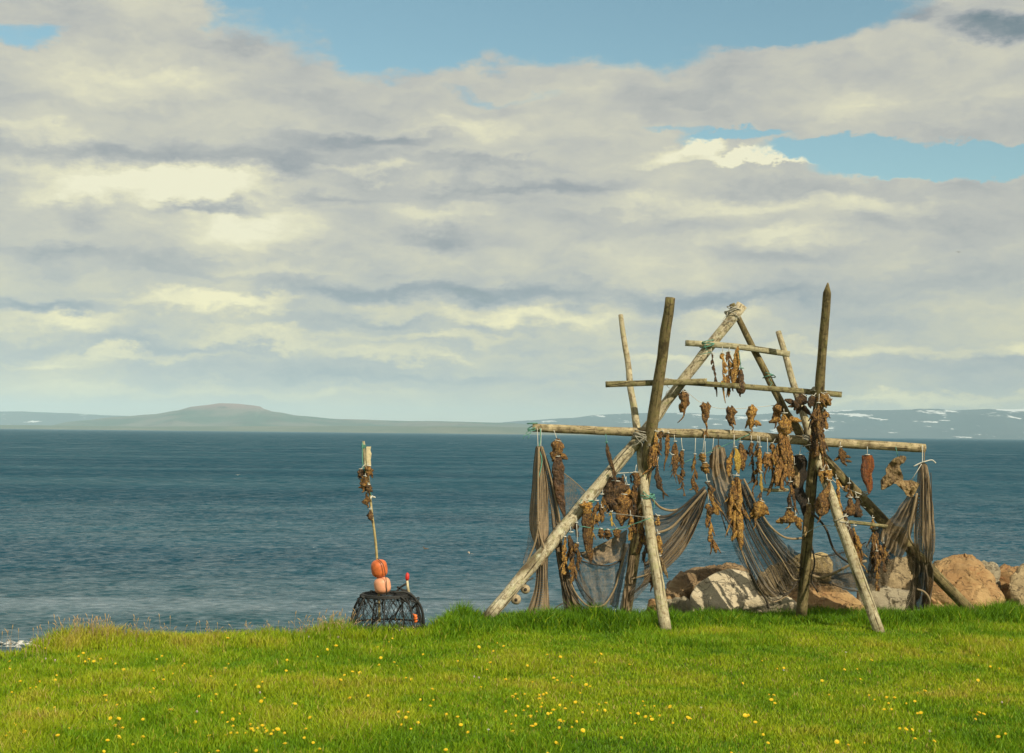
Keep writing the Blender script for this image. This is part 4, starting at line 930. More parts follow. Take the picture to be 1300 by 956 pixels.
sheet(n3, [[(893, 619, 24.95), (872, 640, 25.0), (855, 654, 25.0), (832, 655, 24.95)], [(894, 621, 24.9), (872, 647, 24.95), (852, 667, 24.95), (826, 681, 24.9)], [(896, 624, 24.9), (876, 655, 24.92), (856, 684, 24.92), (822, 712, 24.9)]], M_NETDARK, (.9, .65), 5, .06, 2.0, seed=21)
sheet(n3, [[(895, 620, 24.85), (874, 648, 24.9), (853, 680, 24.9), (818, 715, 24.95)], [(896, 622, 24.8), (880, 655, 24.85), (862, 690, 24.9), (816, 738, 25.0)], [(899, 627, 24.9), (888, 660, 24.95), (868, 700, 25.0), (840, 728, 25.05), (800, 757, 25.1)]], M_NETBROWN, (.93, .84), 6, .06, 1.6, seed=22)
sheet(n3, [[(812, 725, 25.0), (806, 740, 25.05), (798, 750, 25.1)], [(835, 722, 25.05), (822, 745, 25.05), (800, 768, 25.1)]], M_NETGREY, (.5, .5), 3, .04, 1.0, seed=23)
rope(n3, [(828, 634, 24.7), (838, 644, 24.85), (850, 648, 24.95), (862, 647, 24.98)], .022, M_ROPE)
rope(n3, [(830, 655, 24.85), (848, 655, 24.9), (866, 644, 24.9), (880, 632, 24.85), (895, 618, 24.8)], .022, M_DARKROPE)
rope(n3, [(832, 677, 24.75), (850, 671, 24.8), (866, 656, 24.82), (880, 640, 24.8), (896, 622, 24.78)], .022, M_ROPE)
rope(n3, [(818, 718, 24.85), (842, 705, 24.85), (860, 685, 24.85), (880, 655, 24.82), (897, 624, 24.8)], .015, M_DARKROPE)
rope(n3, [(800, 736, 24.95), (830, 725, 24.95), (855, 702, 24.95), (880, 665, 24.9)], .016, M_ROPE)
rope(n3, [(895, 612, 24.8), (900, 617, 24.78), (906, 630, 24.8), (920, 655, 24.8), (930, 672, 24.8)], .018, M_DARKROPE)
n4 = net('fishing_net', 912, 566, 'grey net falling from its peak under the rail down to the rocks')
sheet(n4, [[(904, 570, 24.98), (898, 600, 24.95), (905, 628, 24.95), (916, 655, 24.95)], [(911, 565, 24.95), (911, 595, 24.88), (918, 625, 24.9), (928, 655, 24.92)], [(920, 569, 24.98), (930, 600, 24.95), (941, 628, 24.95), (950, 655, 24.95)]], M_NETBROWN, (.96, .6), 4, .05, 1.2, seed=31)
sheet(n4, [[(919, 640, 24.98), (930, 690, 24.95), (950, 735, 24.9), (974, 775, 25.1)], [(930, 632, 25.0), (946, 690, 24.98), (972, 742, 25.0), (990, 760, 25.2)], [(938, 625, 25.0), (962, 680, 25.0), (988, 725, 25.1), (1004, 748, 25.3)], [(946, 615, 25.0), (975, 662, 25.0), (1000, 695, 25.1), (1020, 738, 25.4)]], M_NETGREY, (.50, .58), 9, .07, 4.5, seed=32, nu=80)
sheet(n4, [[(935, 610, 24.9), (952, 655, 24.9), (975, 705, 25.0), (1000, 745, 25.2)], [(944, 607, 24.92), (968, 650, 24.92), (992, 688, 25.0), (1018, 712, 25.2)]], M_NETGREY, (.30, .5), 7, .06, 2.2, seed=33)
sheet(n4, [[(1000, 690, 25.2), (996, 720, 25.25), (985, 748, 25.3)], [(1010, 700, 25.3), (1006, 725, 25.35), (1005, 752, 25.35)], [(1024, 705, 25.45), (1022, 730, 25.5), (1024, 748, 25.5)]], M_NETDARK, (.6, .65), 5, .05, 2.5, seed=34)
_r = random.Random(4)
for k in range(15):
    f = min(1, max(0, k / 14 + _r.uniform(-.05, .05)))
    rope(n4, [(921 + 26 * f, 630 - 18 * f, 24.93), (938 + 30 * f, 690 - 28 * f, 24.9), (958 + 40 * f, 738 - 36 * f, 24.98), (978 + 34 * f, 764 - 30 * f - 6 * math.sin(f * 9), 25.1 + .1 * f), (1000 + 18 * f, 756 - 24 * f, 25.2)], .008 + .006 * (k % 3 == 0), M_DARKROPE if k % 4 else M_ROPE)
rope(n4, [(944, 608, 24.9), (960, 640, 24.9), (975, 665, 24.9), (992, 680, 24.95), (1005, 684, 25.0), (1020, 683, 25.2)], .020, M_ROPE)
rope(n4, [(940, 612, 24.88), (955, 650, 24.88), (972, 690, 24.92), (1000, 716, 25.1), (1020, 722, 25.3)], .014, M_DARKROPE)
rope(n4, [(952, 728, 24.9), (960, 745, 24.95), (972, 760, 25.05), (976, 772, 25.1)], .022, M_DARKROPE)
rope(n4, [(905, 606, 24.9), (912, 640, 24.9), (924, 680, 24.9)], .012, M_DARKROPE)
rope(n4, [(912, 552, 24.93), (912, 568, 24.95)], .008, M_DARKROPE, 'cord')
n5 = net('fishing_net', 1060, 700, 'dark net slung low over the rocks between pointed post and right leg')
sheet(n5, [[(1022, 712, 25.5), (1022, 730, 25.5), (1026, 745, 25.5)], [(1045, 706, 25.6), (1048, 726, 25.5), (1052, 744, 25.4)], [(1075, 696, 25.5), (1078, 718, 25.4), (1080, 746, 25.3)], [(1102, 690, 25.4), (1106, 715, 25.3), (1110, 747, 25.3)], [(1128, 700, 25.4), (1130, 720, 25.4), (1128, 745, 25.4)]], M_NETDARK, (.45, .62), 8, .06, 4, seed=41, nu=80)
sheet(n5, [[(1024, 725, 25.4), (1024, 738, 25.35), (1028, 750, 25.3)], [(1060, 728, 25.35), (1062, 738, 25.3), (1066, 752, 25.25)], [(1108, 724, 25.3), (1112, 736, 25.3), (1116, 750, 25.3)]], M_NETDARK, (.75, .5), 4, .05, 3, seed=42)
rope(n5, [(1024, 728, 25.4), (1042, 733, 25.3), (1062, 726, 25.2), (1082, 716, 25.1), (1100, 712, 25.1)], .026, M_ROPE)
rope(n5, [(1022, 738, 25.4), (1050, 740, 25.3), (1075, 748, 25.2), (1100, 752, 25.2)], .013, M_DARKROPE)
rope(n5, [(1030, 702, 25.5), (1050, 706, 25.5), (1080, 698, 25.4), (1100, 688, 25.3)], .009, M_DARKROPE)
rope(n5, [(1030, 690, 25.4), (1034, 715, 25.3), (1030, 735, 25.3), (1038, 752, 25.3)], .016, M_DARKROPE)
n6 = net('fishing_net', 1172, 588, 'brown net hanging in a thick fold from the right end of the rail')
sheet(n6, [[(1166, 590, 25.0), (1163, 640, 25.0), (1160, 685, 25.05), (1165, 712, 25.2)], [(1172, 587, 24.92), (1176, 640, 24.9), (1175, 690, 24.98), (1176, 714, 25.15)], [(1177, 590, 25.0), (1184, 640, 25.0), (1187, 690, 25.05), (1184, 712, 25.2)]], M_NETBROWN, (.97, .95), 5, .04, 1.1, seed=51)
sheet(n6, [[(1158, 706, 25.25), (1157, 740, 25.4), (1148, 776, 25.5)], [(1172, 712, 25.2), (1172, 742, 25.35), (1168, 773, 25.5)], [(1184, 712, 25.25), (1185, 740, 25.4), (1180, 772, 25.5)]], M_NETDARK, (.95, .9), 4, .06, 1.1, seed=52)
sheet(n6, [[(1152, 628, 25.0), (1138, 648, 25.05), (1122, 668, 25.15), (1116, 685, 25.2)], [(1160, 630, 24.95), (1150, 655, 25.0), (1138, 675, 25.1), (1130, 700, 25.2)], [(1166, 628, 24.98), (1162, 660, 25.0), (1152, 690, 25.1), (1144, 712, 25.2)]], M_NETBROWN, (.94, .78), 5, .05, 1.6, seed=53)
sheet(n6, [[(1108, 672, 25.45), (1105, 700, 25.5), (1100, 740, 25.5)], [(1124, 668, 25.5), (1124, 705, 25.5), (1122, 745, 25.5)], [(1142, 676, 25.55), (1138, 700, 25.55), (1134, 720, 25.5)]], M_NETDARK, (.92, .6), 5, .06, 1.2, seed=54)
sheet(n6, [[(1150, 695, 25.3), (1152, 715, 25.35), (1158, 730, 25.35)], [(1166, 690, 25.35), (1170, 708, 25.35), (1174, 725, 25.35)]], M_NETBROWN, (.85, .9), 3, .04, 1.0, seed=55)
rope(n6, [(1164, 626, 24.9), (1159, 650, 24.9), (1154, 672, 24.95), (1155, 684, 25.0), (1160, 692, 25.1)], .022, M_ROPE)
rope(n6, [(1160, 592, 24.9), (1168, 588, 24.9), (1174, 586, 24.88), (1183, 584, 24.9), (1188, 588, 24.9)], .010, M_CORD, 'cord')
rope(n6, [(1171, 565, 24.95), (1171, 588, 24.92)], .008, M_CORD, 'cord'); rope(n6, [(1174, 566, 24.95), (1173, 588, 24.92)], .008, M_ROPE, 'cord')
rope(n6, [(1164, 748, 25.2), (1174, 752, 25.15), (1180, 762, 25.2), (1178, 771, 25.3)], .02, M_ROPE)
rope(n6, [(1148, 676, 25.2), (1136, 690, 25.2), (1127, 702, 25.2), (1118, 712, 25.2)], .014, M_ROPE)
for k in range(5): rope(n6, [(1169 + k * 3.2, 600, 24.9), (1168 + k * 3.8, 650, 24.88), (1167 + k * 4, 700, 24.98)], .008, M_ROPE if k % 2 else M_DARKROPE)

# floats on the left net
def float_ball(px, py, Y, rpx, label, dark_hole_plug=True):
    c = at(px, py, Y); r = rpx / PXM; mb = MB(); pts = []; rr = []
    for i in range(13):
        a = math.pi * i / 12; pts.append(c + Vector((0, -math.cos(a) * r * .8, 0))); rr.append(max(.012, math.sin(a) ** .7 * r))
    mb.tube(pts, rr, 16, wob=.05, seed=px)
    o = mb.build('net_float', M_FLOAT, None, origin=c); tag(o, label, 'net float', 'round floats by the left net')
    if dark_hole_plug:
        f = MB(); f.tube([c + Vector((0, -r * .84, 0)), c + Vector((0, -r * .7, 0))], .03, 10); f.build('dark_hole_plug', M_FISH['black'], o)  # black plug on the face stands in for the shade of its bore
    f = MB(); f.tube(catmull([c + Vector((0, 0, r * .9)), c + Vector((.02, 0, r * 1.6)), c + Vector((.14, .05, r * 2.3))], 6), .012, 5); f.build('cord', M_DARKROPE, o)
    return o
float_ball(655, 761, 24.6, 6.5, 'round pale cork float hanging lower left under the pale brace')
float_ball(667, 748, 24.7, 6, 'pale squat float hanging just above and right of the round one')
float_ball(704, 783, 24.5, 7, 'pale float lying in the grass at the foot of the left net')

# ------------------------------------------------------------------ crab pot with buoys and marker pole
YP = 23.0
M_BLACKNET = plain('black_twine', (.018, .018, .016), .7, 50, .4); M_BUOY1 = plain('orange_buoy', (.72, .17, .045), .45, 14, .35); M_BUOY2 = plain('faded_buoy', (.80, .36, .20), .5, 14, .15)
M_PPOLE = plain('bamboo_pole', (.42, .33, .14), .7, 25, .35); M_WHITE = plain('white_paint', (.75, .72, .62), .6); M_RED = plain('red_paint', (.65, .03, .02), .5); M_CREAM = plain('cream_board', (.66, .56, .34), .8, 18, .3)
M_ORNG = plain('orange_plastic', (.75, .16, .02), .4)
pc = at(490, 804, YP); pc.z = 0
pot = empty('crab_pot', pc); tag(pot, 'round black netted crab pot standing in the grass at the left', 'crab pot')
prof = [(0, .62), (.16, .61), (.32, .565), (.46, .53), (.58, .47), (.66, .395)]
def pr(z): return float(np.interp(z, [q[0] for q in prof], [q[1] for q in prof]))
mb = MB()
for z, r_ in ((.02, .016), (.18, .016), (.66, .022), (.64, .016)):
    mb.tube([pc + Vector((math.cos(a) * pr(z), math.sin(a) * pr(z), z)) for a in [i * math.pi / 20 for i in range(41)]], r_, 6, caps=False)
for k in range(7):
    a = k * 2 * math.pi / 7 + .25; mb.tube([pc + Vector((math.cos(a) * pr(z) * .995, math.sin(a) * pr(z) * .995, z)) for z in np.linspace(0, .66, 9)], .013, 6)
mb.build('frame', M_BLACKNET, pot)
rnd = random.Random(8)
mb = MB(); NM = 46
for s in (-1, 1):
    for k in range(NM):
        a0 = k * 2 * math.pi / NM + rnd.uniform(-.03, .03); pts = []
        for i in range(12):
            z = .66 * i / 11; a = a0 + s * z * 1.0 + .05 * math.sin(z * 9 + k * 2.1) + .03 * noise.noise(Vector((k * .7, z * 6, s)))
            r_ = pr(z) * (1 - .07 * math.sin(z / .66 * math.pi) * (.5 + .5 * math.sin(7 * a))); pts.append(pc + Vector((math.cos(a) * r_, math.sin(a) * r_, z)))
        mb.tube(pts, .0042, 4, caps=False)
for k in range(26):           # top netting and the funnel inside
    a = k * 2 * math.pi / 26; b = a + 2.2
    mb.tube([pc + Vector((math.cos(a) * .39, math.sin(a) * .39, .66)), pc + Vector((math.cos((a + b) / 2) * .15, math.sin((a + b) / 2) * .15, .63)), pc + Vector((math.cos(b) * .39, math.sin(b) * .39, .66))], .006, 4, caps=False)
for k in range(7):
    a = rnd.uniform(0, 6.28); pts = [pc + Vector((math.cos(a) * .36, math.sin(a) * .36, .64)), pc + Vector((math.cos(a) * .25 + rnd.uniform(-.08, .08), math.sin(a) * .25, .4)), pc + Vector((math.cos(a + .8) * .22, math.sin(a + .8) * .22, .2)), pc + Vector((math.cos(a + .6) * .5, math.sin(a + .6) * .5, .04))]
    mb.tube(catmull(pts, 8), .010, 4, caps=False)
mb.build('netting', M_BLACKNET, pot)
mb = MB()
for k in range(24):
    a = rnd.uniform(0, 6.28); z = rnd.uniform(.52, .67); q = pc + Vector((math.cos(a) * pr(z), math.sin(a) * pr(z), z))
    mb.tube(catmull([q, q + Vector((rnd.uniform(-.07, .07), rnd.uniform(-.03, .03), rnd.uniform(-.02, .05))), q + Vector((rnd.uniform(-.1, .1), rnd.uniform(-.05, .05), -rnd.uniform(.0, .14)))], 7), rnd.uniform(.010, .02), 5)
mb.build('rope_tangle', M_BLACKNET, pot)
for p in ([(500, 755), (508, 746), (516, 741)], [(504, 745), (512, 749), (520, 750)], [(470, 750), (480, 753), (492, 751)]):
    mb = MB(); mb.tube(catmull([at(x, y, YP - .1) for x, y in p], 8), .018, 5); mb.build('rope', M_BLACKNET, pot)
mb = MB(); mb.tube(catmull([at(499, 752, YP - .25), at(516, 752, YP - .2), at(528, 761, YP - .15), at(536, 776, YP - .1), at(539, 804, YP - .05)], 22), .022, 8); mb.build('hoop', M_BLACKNET, pot)
mb = MB()
for k in range(3): body(mb, at(524 + k, 779 + k * 4, YP - .3), at(529, 784 + k * 3, YP - .3), .07, 'pear', 5 + k, 0, .8, .2, 10, 8)
tag(mb.build('small_float', M_ORNG, None, origin=at(526, 783, YP - .3)), 'small orange float caught on the right of the black crab pot', 'net float')
mp = empty('marker_pole', at(482, 755, YP)); tag(mp, 'thin crooked marker pole rising from the crab pot', 'pole')
mb = MB(); mb.tube(catmull([at(482, 790, YP), at(480, 735, YP), at(477, 690, YP), at(472, 650, YP), at(468, 610, YP), at(465, 575, YP)], 26), [.02] * 20 + [.018] * 6, 8, wob=.1); mb.build('shaft', M_PPOLE, mp)
mb = MB(); mb.tube(catmull([at(467, 612, YP - .03), at(464, 590, YP - .03), at(461.5, 560, YP - .03)], 10), [.027] * 9 + [.02], 10, wob=.2); mb.build('stick', W_STRIP, mp)
mb = MB(); P_ = [(465, 567), (471, 567), (470, 572), (471.5, 576), (470.5, 584), (471, 592), (466, 594), (465, 582)]
fr = [at(x, y, YP - .07) for x, y in P_]; bk = [v + Vector((0, .03, 0)) for v in fr]; n_ = len(P_)
mb.add(fr + bk, [tuple(range(n_ - 1, -1, -1)), tuple(range(n_, 2 * n_))] + [(i, (i + 1) % n_, n_ + (i + 1) % n_, n_ + i) for i in range(n_)]); mb.build('splintered_board', M_CREAM, mp, smooth=False)
mb = MB(); mb.tube(catmull([at(460, 562, YP - .06), at(460.5, 590, YP - .08), at(464, 600, YP - .08), at(472, 632, YP - .06)], 12), .008, 5)
for k in range(5): mb.tube([at(461.7, 561, YP - .03) + Vector((math.cos(a) * .036, math.sin(a) * .036, -.05 - k * .012)) for a in [i * math.pi / 5 for i in range(11)]], .005, 4)
mb.build('twine', M_GREENCORD, mp)
mb = MB(); body(mb, at(470, 634, YP - .08), at(473, 629, YP - .08), .04, 'split', 3, 0, .5, .3, 9, 8); body(mb, at(472, 630, YP - .08), at(477, 632, YP - .1), .035, 'split', 6, 0, .5, .3, 9, 8); mb.build('white_rag', M_WHITE, mp)
GP = 'fish heads on the marker pole'
FL = dict(cat='fish head', group=GP)
fish(H, 458, 596, 459, 607, 10, 'dark', 'dark head hanging left, highest side head on the marker pole', YP - .07, (463, 590), **FL)
fish(H, 468, 592, 467, 606, 11, 'brown', 'head just under the cream board on the marker pole', YP - .12, (467, 588), **FL)
fish(H, 464, 605, 461, 622, 13, 'brown', 'widest head in the middle of the marker pole cluster', YP - .1, (464, 600), tail=(459, 625, 0), **FL)
fish(H, 468, 616, 469, 627, 9, 'dark', 'small dark head right of the pole below the widest one', YP - .09, (467, 612), **FL)
fish('pear', 466, 625, 465, 641, 10, 'brown', 'head beside the white rag on the marker pole', YP - .08, (467, 622), tail=(466, 645, 0), **FL)
fish('pear', 470, 647, 470, 660, 8, 'dark', 'lowest lone head on the marker pole', YP - .07, (471, 643), tail=(472, 664, 0), **FL)
def buoy(x0, y0, x1, y1, wpx, m_, label):
    a = at(x0, y0, YP - .12); b = at(x1, y1, YP - .12); r = wpx / 2 / (F / YP); pts = []; rr = []
    for i in range(17):
        u_ = i / 16; pts.append(a.lerp(b, u_)); rr.append(max(.02, r * min(1, (1 - abs(2 * u_ - 1) ** 3.4)) ** .5))
    mb = MB(); mb.tube(pts, rr, 28); o = mb.build('buoy', m_, None, origin=a); return tag(o, label, 'buoy', 'buoys on the marker pole')
ba = buoy(480, 710, 483, 733.5, 20.5, M_BUOY1, 'bright orange upper buoy on the marker pole')
bb = buoy(484, 732.5, 487, 754, 21, M_BUOY2, 'faded pinkish lower buoy resting on the crab pot')
f = MB(); f.tube(catmull([at(479, 709, YP - .2), at(486, 716, YP - .27), at(489, 728, YP - .27), at(490, 735, YP - .25)], 10), .007, 5); f.build('cord', M_DARKROPE, ba)
f = MB(); f.tube(catmull([at(490, 735, YP - .26), at(491, 745, YP - .26), at(491, 755, YP - .2)], 8), .007, 5); f.build('cord', M_DARKROPE, bb)
mk = empty('small_marker', at(519, 752, YP - .1)); tag(mk, 'short white stick with a red tip on top of the crab pot', 'marker')
mb = MB(); mb.tube([at(519, 753, YP - .1), at(517.5, 744, YP - .1), at(517, 736, YP - .1)], [.026, .02, .018], 8, wob=.08); mb.build('stem', M_CREAM, mk)
mb = MB(); mb.tube([at(517, 737, YP - .1), at(517, 734, YP - .1), at(517.3, 729, YP - .1), at(517, 727, YP - .1)], [.02, .035, .03, .01], 10); mb.build('tip', M_RED, mk)

# ------------------------------------------------------------------ birds
M_DUCK = plain('brown_plumage', (.12, .08, .05), .8, 20, .5); M_PALE = plain('pale_plumage', (.55, .42, .3), .8, 20, .2); M_BILL = plain('bill', (.25, .16, .05), .5)
def duck(px, py, m_, label, s=1.0, face=-1):
    c = on_plane(px, py, SEA + .03); mb = MB()
    body_ = [(-.22, .10, .015), (-.17, .08, .05), (-.08, .06, .09), (.03, .06, .10), (.13, .08, .08), (.17, .13, .05), (.18, .18, .04), (.20, .23, .045), (.24, .25, .045), (.28, .245, .02)]
    mb.tube([c + Vector((x * -face * -1 * s, 0, z * s)) for x, z, r_ in body_], [r_ * s for _, _, r_ in body_], 12)
    o = mb.build('duck', m_, None, origin=c); tag(o, label, 'duck', 'ducks on the water')
    b = MB(); b.tube([c + Vector((.27 * face * s, 0, .243 * s)), c + Vector((.34 * face * s, 0, .225 * s))], [.018 * s, .008 * s], 6); b.build('bill', M_BILL, o)
    return o
duck(541, 698, M_DUCK, 'dark duck on the water right of the marker pole', .5)
duck(599, 705.5, M_PALE, 'pale duck on the water, nearer the left brace', .6)
def wingbird(pos, span, m_, name, label, cat):
    mb = MB(); mb.tube([pos + Vector((0, -.22, 0)) * span, pos + Vector((0, -.1, .01)) * span, pos + Vector((0, .1, 0)) * span, pos + Vector((0, .25, -.01)) * span], [.02 * span, .07 * span, .06 * span, .01], 8)
    o = mb.build(name, m_, None, origin=pos); tag(o, label, cat)
    for s in (-1, 1):
        wv = MB(); P_ = [Vector((s * .05, -.08, .02)), Vector((s * .27, -.05, .12)), Vector((s * .5, .08, .04)), Vector((s * .27, .06, .11)), Vector((s * .05, .1, .02))]
        fr = [pos + v * span for v in P_]; bk = [v - Vector((0, 0, .02 * span)) for v in fr]
        wv.add(fr + bk, [(0, 1, 2, 3, 4), (9, 8, 7, 6, 5)] + [(i, (i + 1) % 5, 5 + (i + 1) % 5, 5 + i) for i in range(5)]); wv.build('wing', m_, o)
    return o
wingbird(at(1217, 320, 90), .32, M_DUCK, 'flying_bird', 'tiny dark bird flying high at the right', 'bird')
wingbird(on_plane(302, 603, SEA + .5), .5, M_WHITE, 'gull', 'tiny white gull skimming the sea at the left', 'gull')

# ------------------------------------------------------------------ grass
rng = np.random.default_rng(12)
def vnoise(x, y, s, seed):
    """cheap smooth value noise on arrays"""
    r = np.random.default_rng(seed).random((256, 256)); X = x * s + 1000; Y_ = y * s + 1000
    xi = np.floor(X).astype(int); yi = np.floor(Y_).astype(int); fx = X - xi; fy = Y_ - yi; fx = fx * fx * (3 - 2 * fx); fy = fy * fy * (3 - 2 * fy)
    g_ = lambda a, b: r[a % 256, b % 256]
    return (g_(xi, yi) * (1 - fx) + g_(xi + 1, yi) * fx) * (1 - fy) + (g_(xi, yi + 1) * (1 - fx) + g_(xi + 1, yi + 1) * fx) * fy
gzx = np.linspace(-16, 16, 321); gzy = np.linspace(12.5, 28.5, 161); GZ = np.array([[ground_z(a, b) for b in gzy] for a in gzx])
def gz_np(x, y):
    fx = np.clip((x + 16) / 32 * 320, 0, 319.99); fy = np.clip((y - 12.5) / 16 * 160, 0, 159.99); a = fx.astype(int); b = fy.astype(int); u_ = fx - a; v_ = fy - b
    return GZ[a, b] * (1 - u_) * (1 - v_) + GZ[a + 1, b] * u_ * (1 - v_) + GZ[a, b + 1] * (1 - u_) * v_ + GZ[a + 1, b + 1] * u_ * v_
NB = 560000
yy = 13.2 + (28.0 - 13.2) * rng.random(NB) ** 1.0; xx = (rng.random(NB) * 2 - 1) * (yy * .40 + 1.2)
e = edge_np(xx); keep = yy < e + .35; xx, yy, e = xx[keep], yy[keep], e[keep]
pxc = 650 + F * xx / yy; d = e - yy
bankR = np.clip((pxc - 545) / 50, 0, 1)                   # the rank grass behind and under the rack
n_a = vnoise(xx, yy, .9, 1); n_b = vnoise(xx, yy, 2.6, 2); n_c = vnoise(xx, yy, .35, 3)
front = 1.8 + .75 * (n_a - .5) + 1.5 * np.clip((700 - pxc) / 150, 0, 1) * 0
tallR = 1 / (1 + np.exp(-(front + .25 * bankR - d) / .10)) * bankR
rough_l = np.clip(1 - bankR, 0, 1) * np.clip((d - .0) * 0 + 1, 0, 1) * (.35 + .65 * n_b) 
hgt = .055 + .035 * n_b + .045 * rough_l + tallR * (.07 + .30 * n_b * np.clip(n_a * 1.5 - .1, .2, 1)) + .05 * (n_c > .62)
hgt += np.clip(1 - bankR, 0, 1) * np.exp(-d / .8) * .08 * n_a * np.clip((pxc - 20) / 60, 0, 1)
tuft = np.exp(-(((pxc - 120) / 60) ** 2)) * np.exp(-((d - .2) / .5) ** 2) + np.exp(-(((pxc - 430) / 26) ** 2)) * np.exp(-((d) / .6) ** 2) + 1.2 * np.exp(-(((pxc - 585) / 22) ** 2)) * np.exp(-((d - .3) / .6) ** 2)
hgt += .16 * tuft
# dark rank clumps out on the lawn
clump = np.clip((vnoise(xx, yy, .8, 9) + .35 * (vnoise(xx, yy, 3.5, 10) - .5) - .62) / .3, 0, 1) * .45
hgt += clump * .05
n = len(xx); hgt *= rng.uniform(.55, 1.25, n); wd = rng.uniform(.004, .0085, n) * (1 + .35 * tallR)
an = rng.random(n) * 6.283; lean = rng.uniform(.05, .75, n) * hgt; la = rng.random(n) * 6.283 + 0
zz = gz_np(xx, yy) - .01
lx = np.cos(la) * lean + .03 * hgt; ly = np.sin(la) * lean
cx, cy = np.cos(an) * wd, np.sin(an) * wd
V5 = np.empty((n, 5, 3), dtype=np.float32)
V5[:, 0] = np.stack([xx - cx, yy - cy, zz], -1); V5[:, 1] = np.stack([xx + cx, yy + cy, zz], -1)
mx_, my_, mz_ = xx + lx * .32, yy + ly * .32, zz + hgt * .6
V5[:, 2] = np.stack([mx_ + cx * .8, my_ + cy * .8, mz_], -1); V5[:, 3] = np.stack([mx_ - cx * .8, my_ - cy * .8, mz_], -1)
V5[:, 4] = np.stack([xx + lx, yy + ly, zz + hgt * .97], -1)
b5 = np.arange(n) * 5
quads = np.stack([b5, b5 + 1, b5 + 2, b5 + 3], -1); tris = np.stack([b5 + 3, b5 + 2, b5 + 4], -1)
me = np_mesh('grass', V5.reshape(-1, 3), [quads, tris])
straw = np.clip((450 - pxc) / 300, 0, 1) * np.exp(-((d - .5) / 1.1) ** 2) * (.45 + .8 * n_a)
dry = np.clip(.43 + .45 * (vnoise(xx, yy, .55, 4) - .5) + .4 * (n_b - .5) + .25 * (rng.random(n) - .5), 0, 1) * (1 - .85 * tallR) * (1 - .6 * clump) + .42 * straw
dry = np.where(rng.random(n) < .05, dry + .5, dry)
at_ = me.attributes.new('dry', 'FLOAT', 'POINT'); at_.data.foreach_set('value', np.repeat(np.clip(dry, 0, 1.3), 5).astype(np.float32))
rv = me.attributes.new('rnd', 'FLOAT', 'POINT'); rv.data.foreach_set('value', np.repeat(rng.random(n), 5).astype(np.float32))
mt, t, p, o = mat('grass_blade')
dn = t.node('ShaderNodeAttribute', attribute_name='dry').outputs['Fac']; rn = t.node('ShaderNodeAttribute', attribute_name='rnd').outputs['Fac']
c = t.ramp(dn, [(0, (.085, .20, .005)), (.3, (.17, .31, .006)), (.6, (.33, .41, .012)), (.85, (.44, .38, .05)), (1, (.46, .35, .13))])
hs = t.node('ShaderNodeHueSaturation', {'Color': c}); t.l.new(t.m('ADD', .7, t.m('MULTIPLY', rn, .6)), hs.inputs['Value'])
t.l.new(hs.outputs[0], p.inputs['Base Color']); p.inputs['Roughness'].default_value = .55; p.inputs['Specular IOR Level'].default_value = .25
tr = t.node('ShaderNodeBsdfTranslucent'); t.l.new(hs.outputs[0], tr.inputs[0]); mx = t.node('ShaderNodeMixShader', {'Fac': .35}); t.l.new(p.outputs[0], mx.inputs[1]); t.l.new(tr.outputs[0], mx.inputs[2]); t.l.new(mx.outputs[0], o.inputs[0])
tag(link('grass', me, mt), 'lush green lawn grass, rank and tall along the shore bank', 'grass', kind='stuff')
# seed heads of the tall dry grasses
ns = 370; pc_ = np.concatenate([rng.normal(110, 50, 130), rng.normal(425, 22, 80), rng.uniform(60, 560, 110), rng.uniform(560, 1250, 50)]); mb = MB()
for i in range(ns):
    P_ = pc_[i]; y_ = 22.0
    for _ in range(3): y_ = edge_y((P_ - 650) / F * y_) - abs(rng.normal(0, .35))
    x_ = (P_ - 650) / F * y_; z_ = ground_z(x_, y_); h_ = rng.uniform(.16, .46) if i < 210 else rng.uniform(.12, .3); dx = rng.normal(0, .05)
    mb.tube([(x_, y_, z_), (x_ + dx * .4, y_, z_ + h_ * .6), (x_ + dx, y_, z_ + h_ * .85)], .0022, 3, caps=False)
    mb.tube([(x_ + dx, y_, z_ + h_ * .85), (x_ + dx * 1.2, y_, z_ + h_ * .93), (x_ + dx * 1.5, y_, z_ + h_)], [.003, .008, .002], 4, caps=False)
tag(mb.build('seed_grass', plain('seed_heads', (.42, .30, .16), .9, 30, .3)), 'thin tan seed heads standing above the grass edge', 'seed grass', kind='stuff')

# ------------------------------------------------------------------ flowers
def flower_mesh(name, r, h, petals, m1, m2, dome=.4):
    mb = MB(); mb.tube([(0, 0, 0), (.004, 0, h * .6), (0, 0, h)], .0025, 5, mi=1, caps=False)
    for lay in range(3):
        rr = r * (1 - .28 * lay); zz_ = h + r * dome * .35 * lay
        for k in range(petals):
            a = 2 * math.pi * (k + .5 * lay) / petals; da = math.pi / petals * .9
            mb.add([(0, 0, zz_), (math.cos(a - da) * rr * .8, math.sin(a - da) * rr * .8, zz_ + r * .15), (math.cos(a) * rr, math.sin(a) * rr, zz_ + r * .12 + .003), (math.cos(a + da) * rr * .8, math.sin(a + da) * rr * .8, zz_ + r * .15)], [(0, 1, 2, 3)], mi=0)
    mb.tube([(0, 0, h - r * .35), (0, 0, h + r * dome * .9)], [r * .3, r * .35], 8, mi=0)
    me = bpy.data.meshes.new(name); me.from_pydata(mb.v, [], mb.f); me.polygons.foreach_set('material_index', mb.mi); me.materials.append(m1); me.materials.append(m2); return me
M_YEL = plain('yellow_petals', (.80, .56, .01), .6, 40, .15); M_STEM = plain('flower_stem', (.12, .18, .03), .7); M_PINK = plain('pale_pink_petals', (.62, .50, .50), .7); M_WHT = plain('white_petals', (.75, .75, .68), .7)
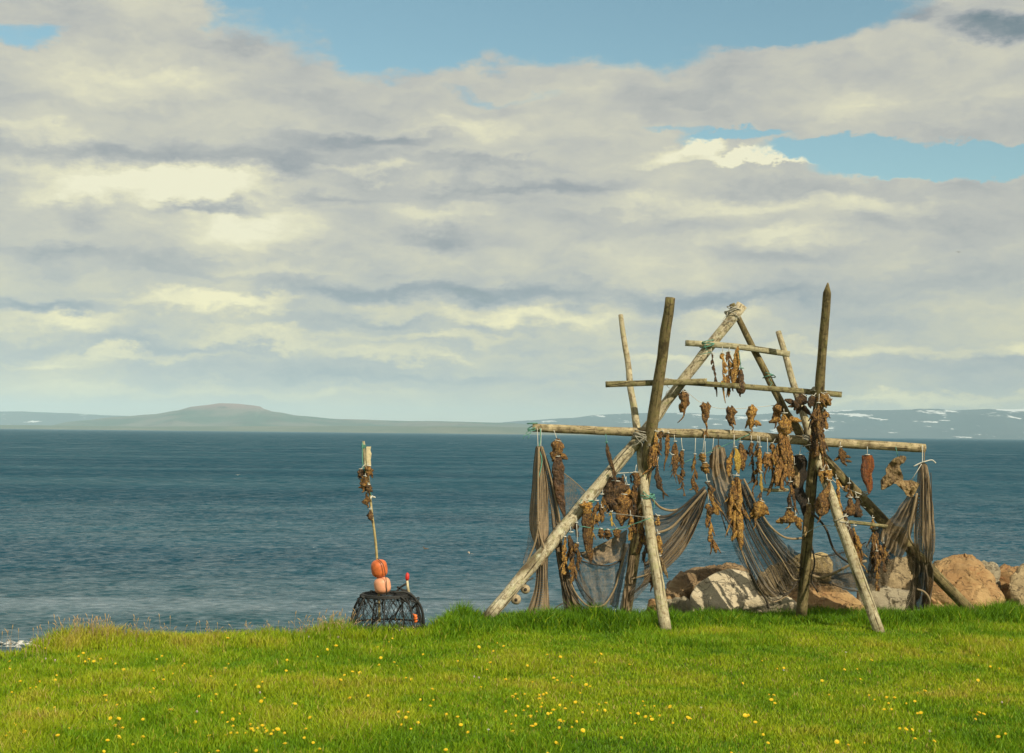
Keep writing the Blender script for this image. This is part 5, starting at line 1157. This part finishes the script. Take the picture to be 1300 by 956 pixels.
dm = [flower_mesh('dandelion', .021, .13, 9, M_YEL, M_STEM), flower_mesh('dandelion', .026, .11, 10, M_YEL, M_STEM), flower_mesh('dandelion', .016, .12, 8, M_YEL, M_STEM, .8)]
rnd = random.Random(21); spots = []
while len(spots) < 292:
    if rnd.random() < .72: px_, py_ = rnd.uniform(-20, 760), 812 + 145 * rnd.random() ** 1.0
    else: px_, py_ = rnd.uniform(650, 1320), 828 + 130 * rnd.random()
    if px_ < 420 and py_ < 822 and rnd.random() < .6: continue
    spots.append((px_, py_))
    while rnd.random() < .38 and len(spots) < 292: spots.append((px_ + rnd.gauss(0, 10), max(815, py_ + rnd.gauss(0, 5))))
for i, (px_, py_) in enumerate(spots):
    q = on_plane(px_, py_, .10); q.z = ground_z(q.x, q.y)
    o = bpy.data.objects.new('dandelion', dm[i % 3]); COL.objects.link(o); o.location = q; s = rnd.uniform(.75, 1.2); o.scale = (s, s, rnd.uniform(.8, 1.15)); o.rotation_euler = (R(rnd.uniform(5, 50)), R(rnd.uniform(-25, 25)), rnd.uniform(-.6, .6))
    tag(o, 'yellow dandelion flower standing in the lawn', 'dandelion', 'dandelions in the lawn')
cm = flower_mesh('clover', .017, .10, 8, M_PINK, M_STEM, 1.2); wm = flower_mesh('daisy', .018, .10, 9, M_WHT, M_STEM)
for i, (px_, py_) in enumerate([(429, 813), (507, 807), (602, 858), (608, 859), (70, 840), (58, 838), (392, 812), (1272, 893), (1180, 930), (250, 905), (330, 880)]):
    q = on_plane(px_, py_, .10); q.z = ground_z(q.x, q.y); o = bpy.data.objects.new('clover', cm); COL.objects.link(o); o.location = q; tag(o, 'pale pink clover head among the grass', 'clover', 'clover heads in the lawn')
for i, (px_, py_) in enumerate([(1283, 814), (1074, 829), (995, 850), (890, 900), (620, 930)]):
    q = on_plane(px_, py_, .10); q.z = ground_z(q.x, q.y); o = bpy.data.objects.new('daisy', wm); COL.objects.link(o); o.location = q; tag(o, 'tiny white flower in the right half of the lawn', 'daisy', 'white flowers in the lawn')
